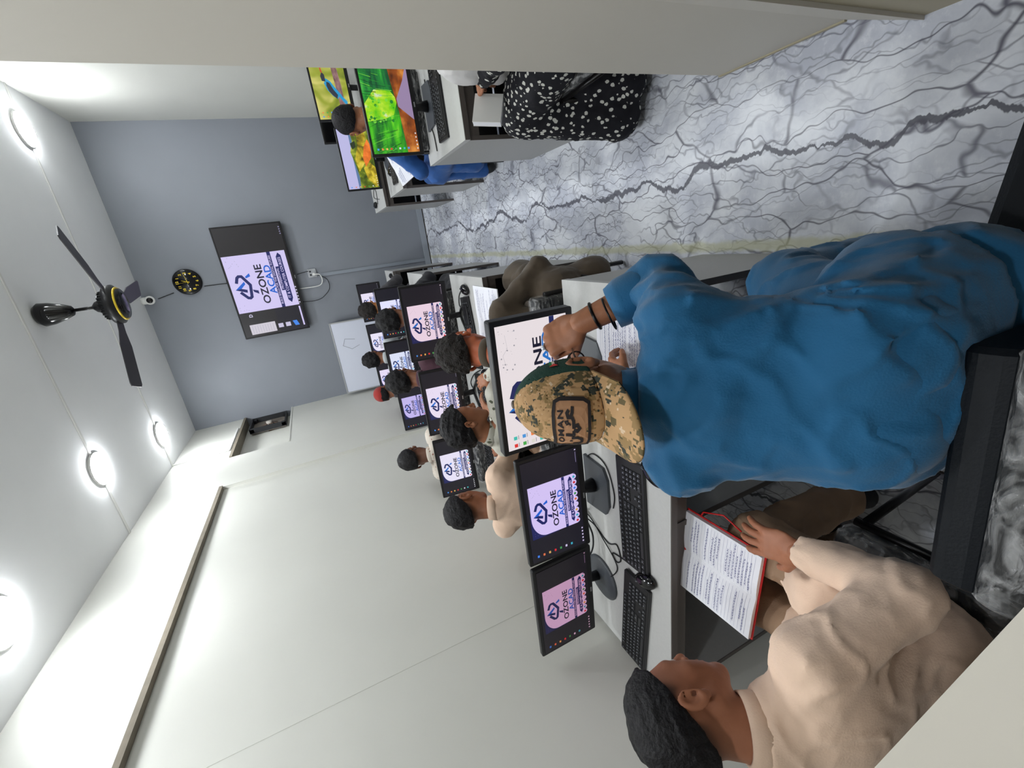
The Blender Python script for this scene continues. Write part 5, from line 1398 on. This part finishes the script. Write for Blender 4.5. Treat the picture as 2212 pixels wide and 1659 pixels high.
# rolled right cuff
c1 = J['elR']+(J['wrR']-J['elR'])*.34
cv = MB(); n = 24; vs = []; prof = [(.036, .04), (.046, .045), (.052, .02), (.054, -.02), (.052, -.045), (.044, -.05)]
for (r_, y_) in prof:
    for k in range(n): t = 2*PI*k/n; rr = r_*(1+.05*math.sin(3*t+y_*90)); vs.append(tuple(c1+Fw@np.array([rr*math.cos(t), y_, rr*math.sin(t)])))
fs = [(i*n+k, i*n+(k+1) % n, (i+1)*n+(k+1) % n, (i+1)*n+k) for i in range(len(prof)-1) for k in range(n)]
cv.add(vs, fs, blue, True).build('rolled_cuff', root)

# ------------------------------------------------------------------ chairs
def make_chair(w=.40, seat_z=.44, back=.80, lean=.10, bt=.02, ct=None, rf=-.045):
    t = empty('chair', (0, 0, 0)); b = MB()
    s = MB().rbox(-w/2, w/2, -.20, .22, seat_z-.05, seat_z, .05, leather).build('seat', t)
    MB().rbox(-w/2-.004, w/2+.004, -.204, .224, seat_z-.056, seat_z+.003, .05, wrap).build('plastic_cover', s, label='clear plastic cover')
    Mb = Matrix.Translation((0, -.21, seat_z+.06)) @ Matrix.Rotation(lean, 4, 'X'); hb = back-seat_z-.06
    bk = MB().rbox(-w/2, w/2, rf, bt, 0, hb, .022, leather, Mb, axis='x').build('backrest', t)
    MB().rbox(-w/2-.006, w/2+.006, -.053 if ct is None else -.065, bt+.006 if ct is None else ct, -.01, hb+.006, .026, wrap, Mb, axis='x').build('plastic_cover', bk, label='clear plastic cover')
    for s in (-1, 1):
        x = s*(w/2+.012)
        MB().tube([(x, .19, .012), (x, .17, seat_z-.03)], .012, 8, blk_metal).build('leg', t)
        MB().tube([(x, -.25, .012), (x, -.19, seat_z-.03), Mb @ Vector((s*w/2+s*.01, -.01, 0)), Mb @ Vector((s*w/2+s*.01, -.01, hb*.8))], .012, 8, blk_metal).build('leg', t)
        MB().tube([(x, -.18, seat_z-.035), (x, .19, seat_z-.035)], .011, 8, blk_metal).build('side_rail', t)
    MB().tube([(-w/2, .17, seat_z-.06), (w/2, .17, seat_z-.06)], .009, 8, blk_metal).build('cross_bar', t)
    return t
CH = None
def chair(x, y, rz, label, group='black wrapped chairs'):
    global CH
    if CH is None: CH = c = make_chair()
    else: c = copy_tree(CH)
    c.location = (x, y, 0); c.rotation_euler = (0, 0, rz); tag(c, label, 'chair', group); return c
chair(-1.04, .33, .0, 'black plastic-wrapped chair under the boy in front')
NC = make_chair(w=.37, bt=.055, lean=-.03, ct=.004, rf=-.012); NC.location = (-.405, .398, 0); NC.rotation_euler = (0, 0, .05); tag(NC, 'black plastic-wrapped chair behind the man in the cap, nearest the camera', 'chair', 'black wrapped chairs')
chair(-1.38, 1.82, 0, 'black chair of the beige-shirted boy in the second row'); chair(-.90, 1.80, 0, 'black chair of the boy in the leaf-print shirt'); chair(-.44, 1.76, -.05, 'black wrapped chair of the olive-clad pupil beside the aisle')
chair(-1.47, 2.92, 0, 'black chair by the left wall in the third row'); chair(-.95, 3.18, 0, 'black chair in the middle of the third row'); chair(-.52, 3.18, 0, 'black chair at the aisle end of the third row')
chair(-1.50, 4.52, 0, 'black chair under the pupil in the red cap'); chair(-1.08, 4.60, 0, 'black chair in the middle of the farthest row'); chair(-.575, 4.63, 0, 'black chair at the aisle end of the farthest row')
chair(.74, 3.10, 0, 'black chair of the pupil in bright blue'); chair(.72, 1.62, .05, 'black wrapped chair of the pupil in the floral dress')

# dark stool at the near edge of the aisle
t = empty('stool', (0, .17, 0), -.1, 'dark stool at the near end of the aisle, cut by the picture edge', 'stool')
MB().rbox(-.17, .17, -.19, .205, .39, .45, .06, leather).build('seat', t)
for x in (-.11, .09):
    for y in (-.16, .13): MB().tube([(x, y, .01), (x*.9, y*.9, .395)], .012, 8, blk_metal).build('leg', t)
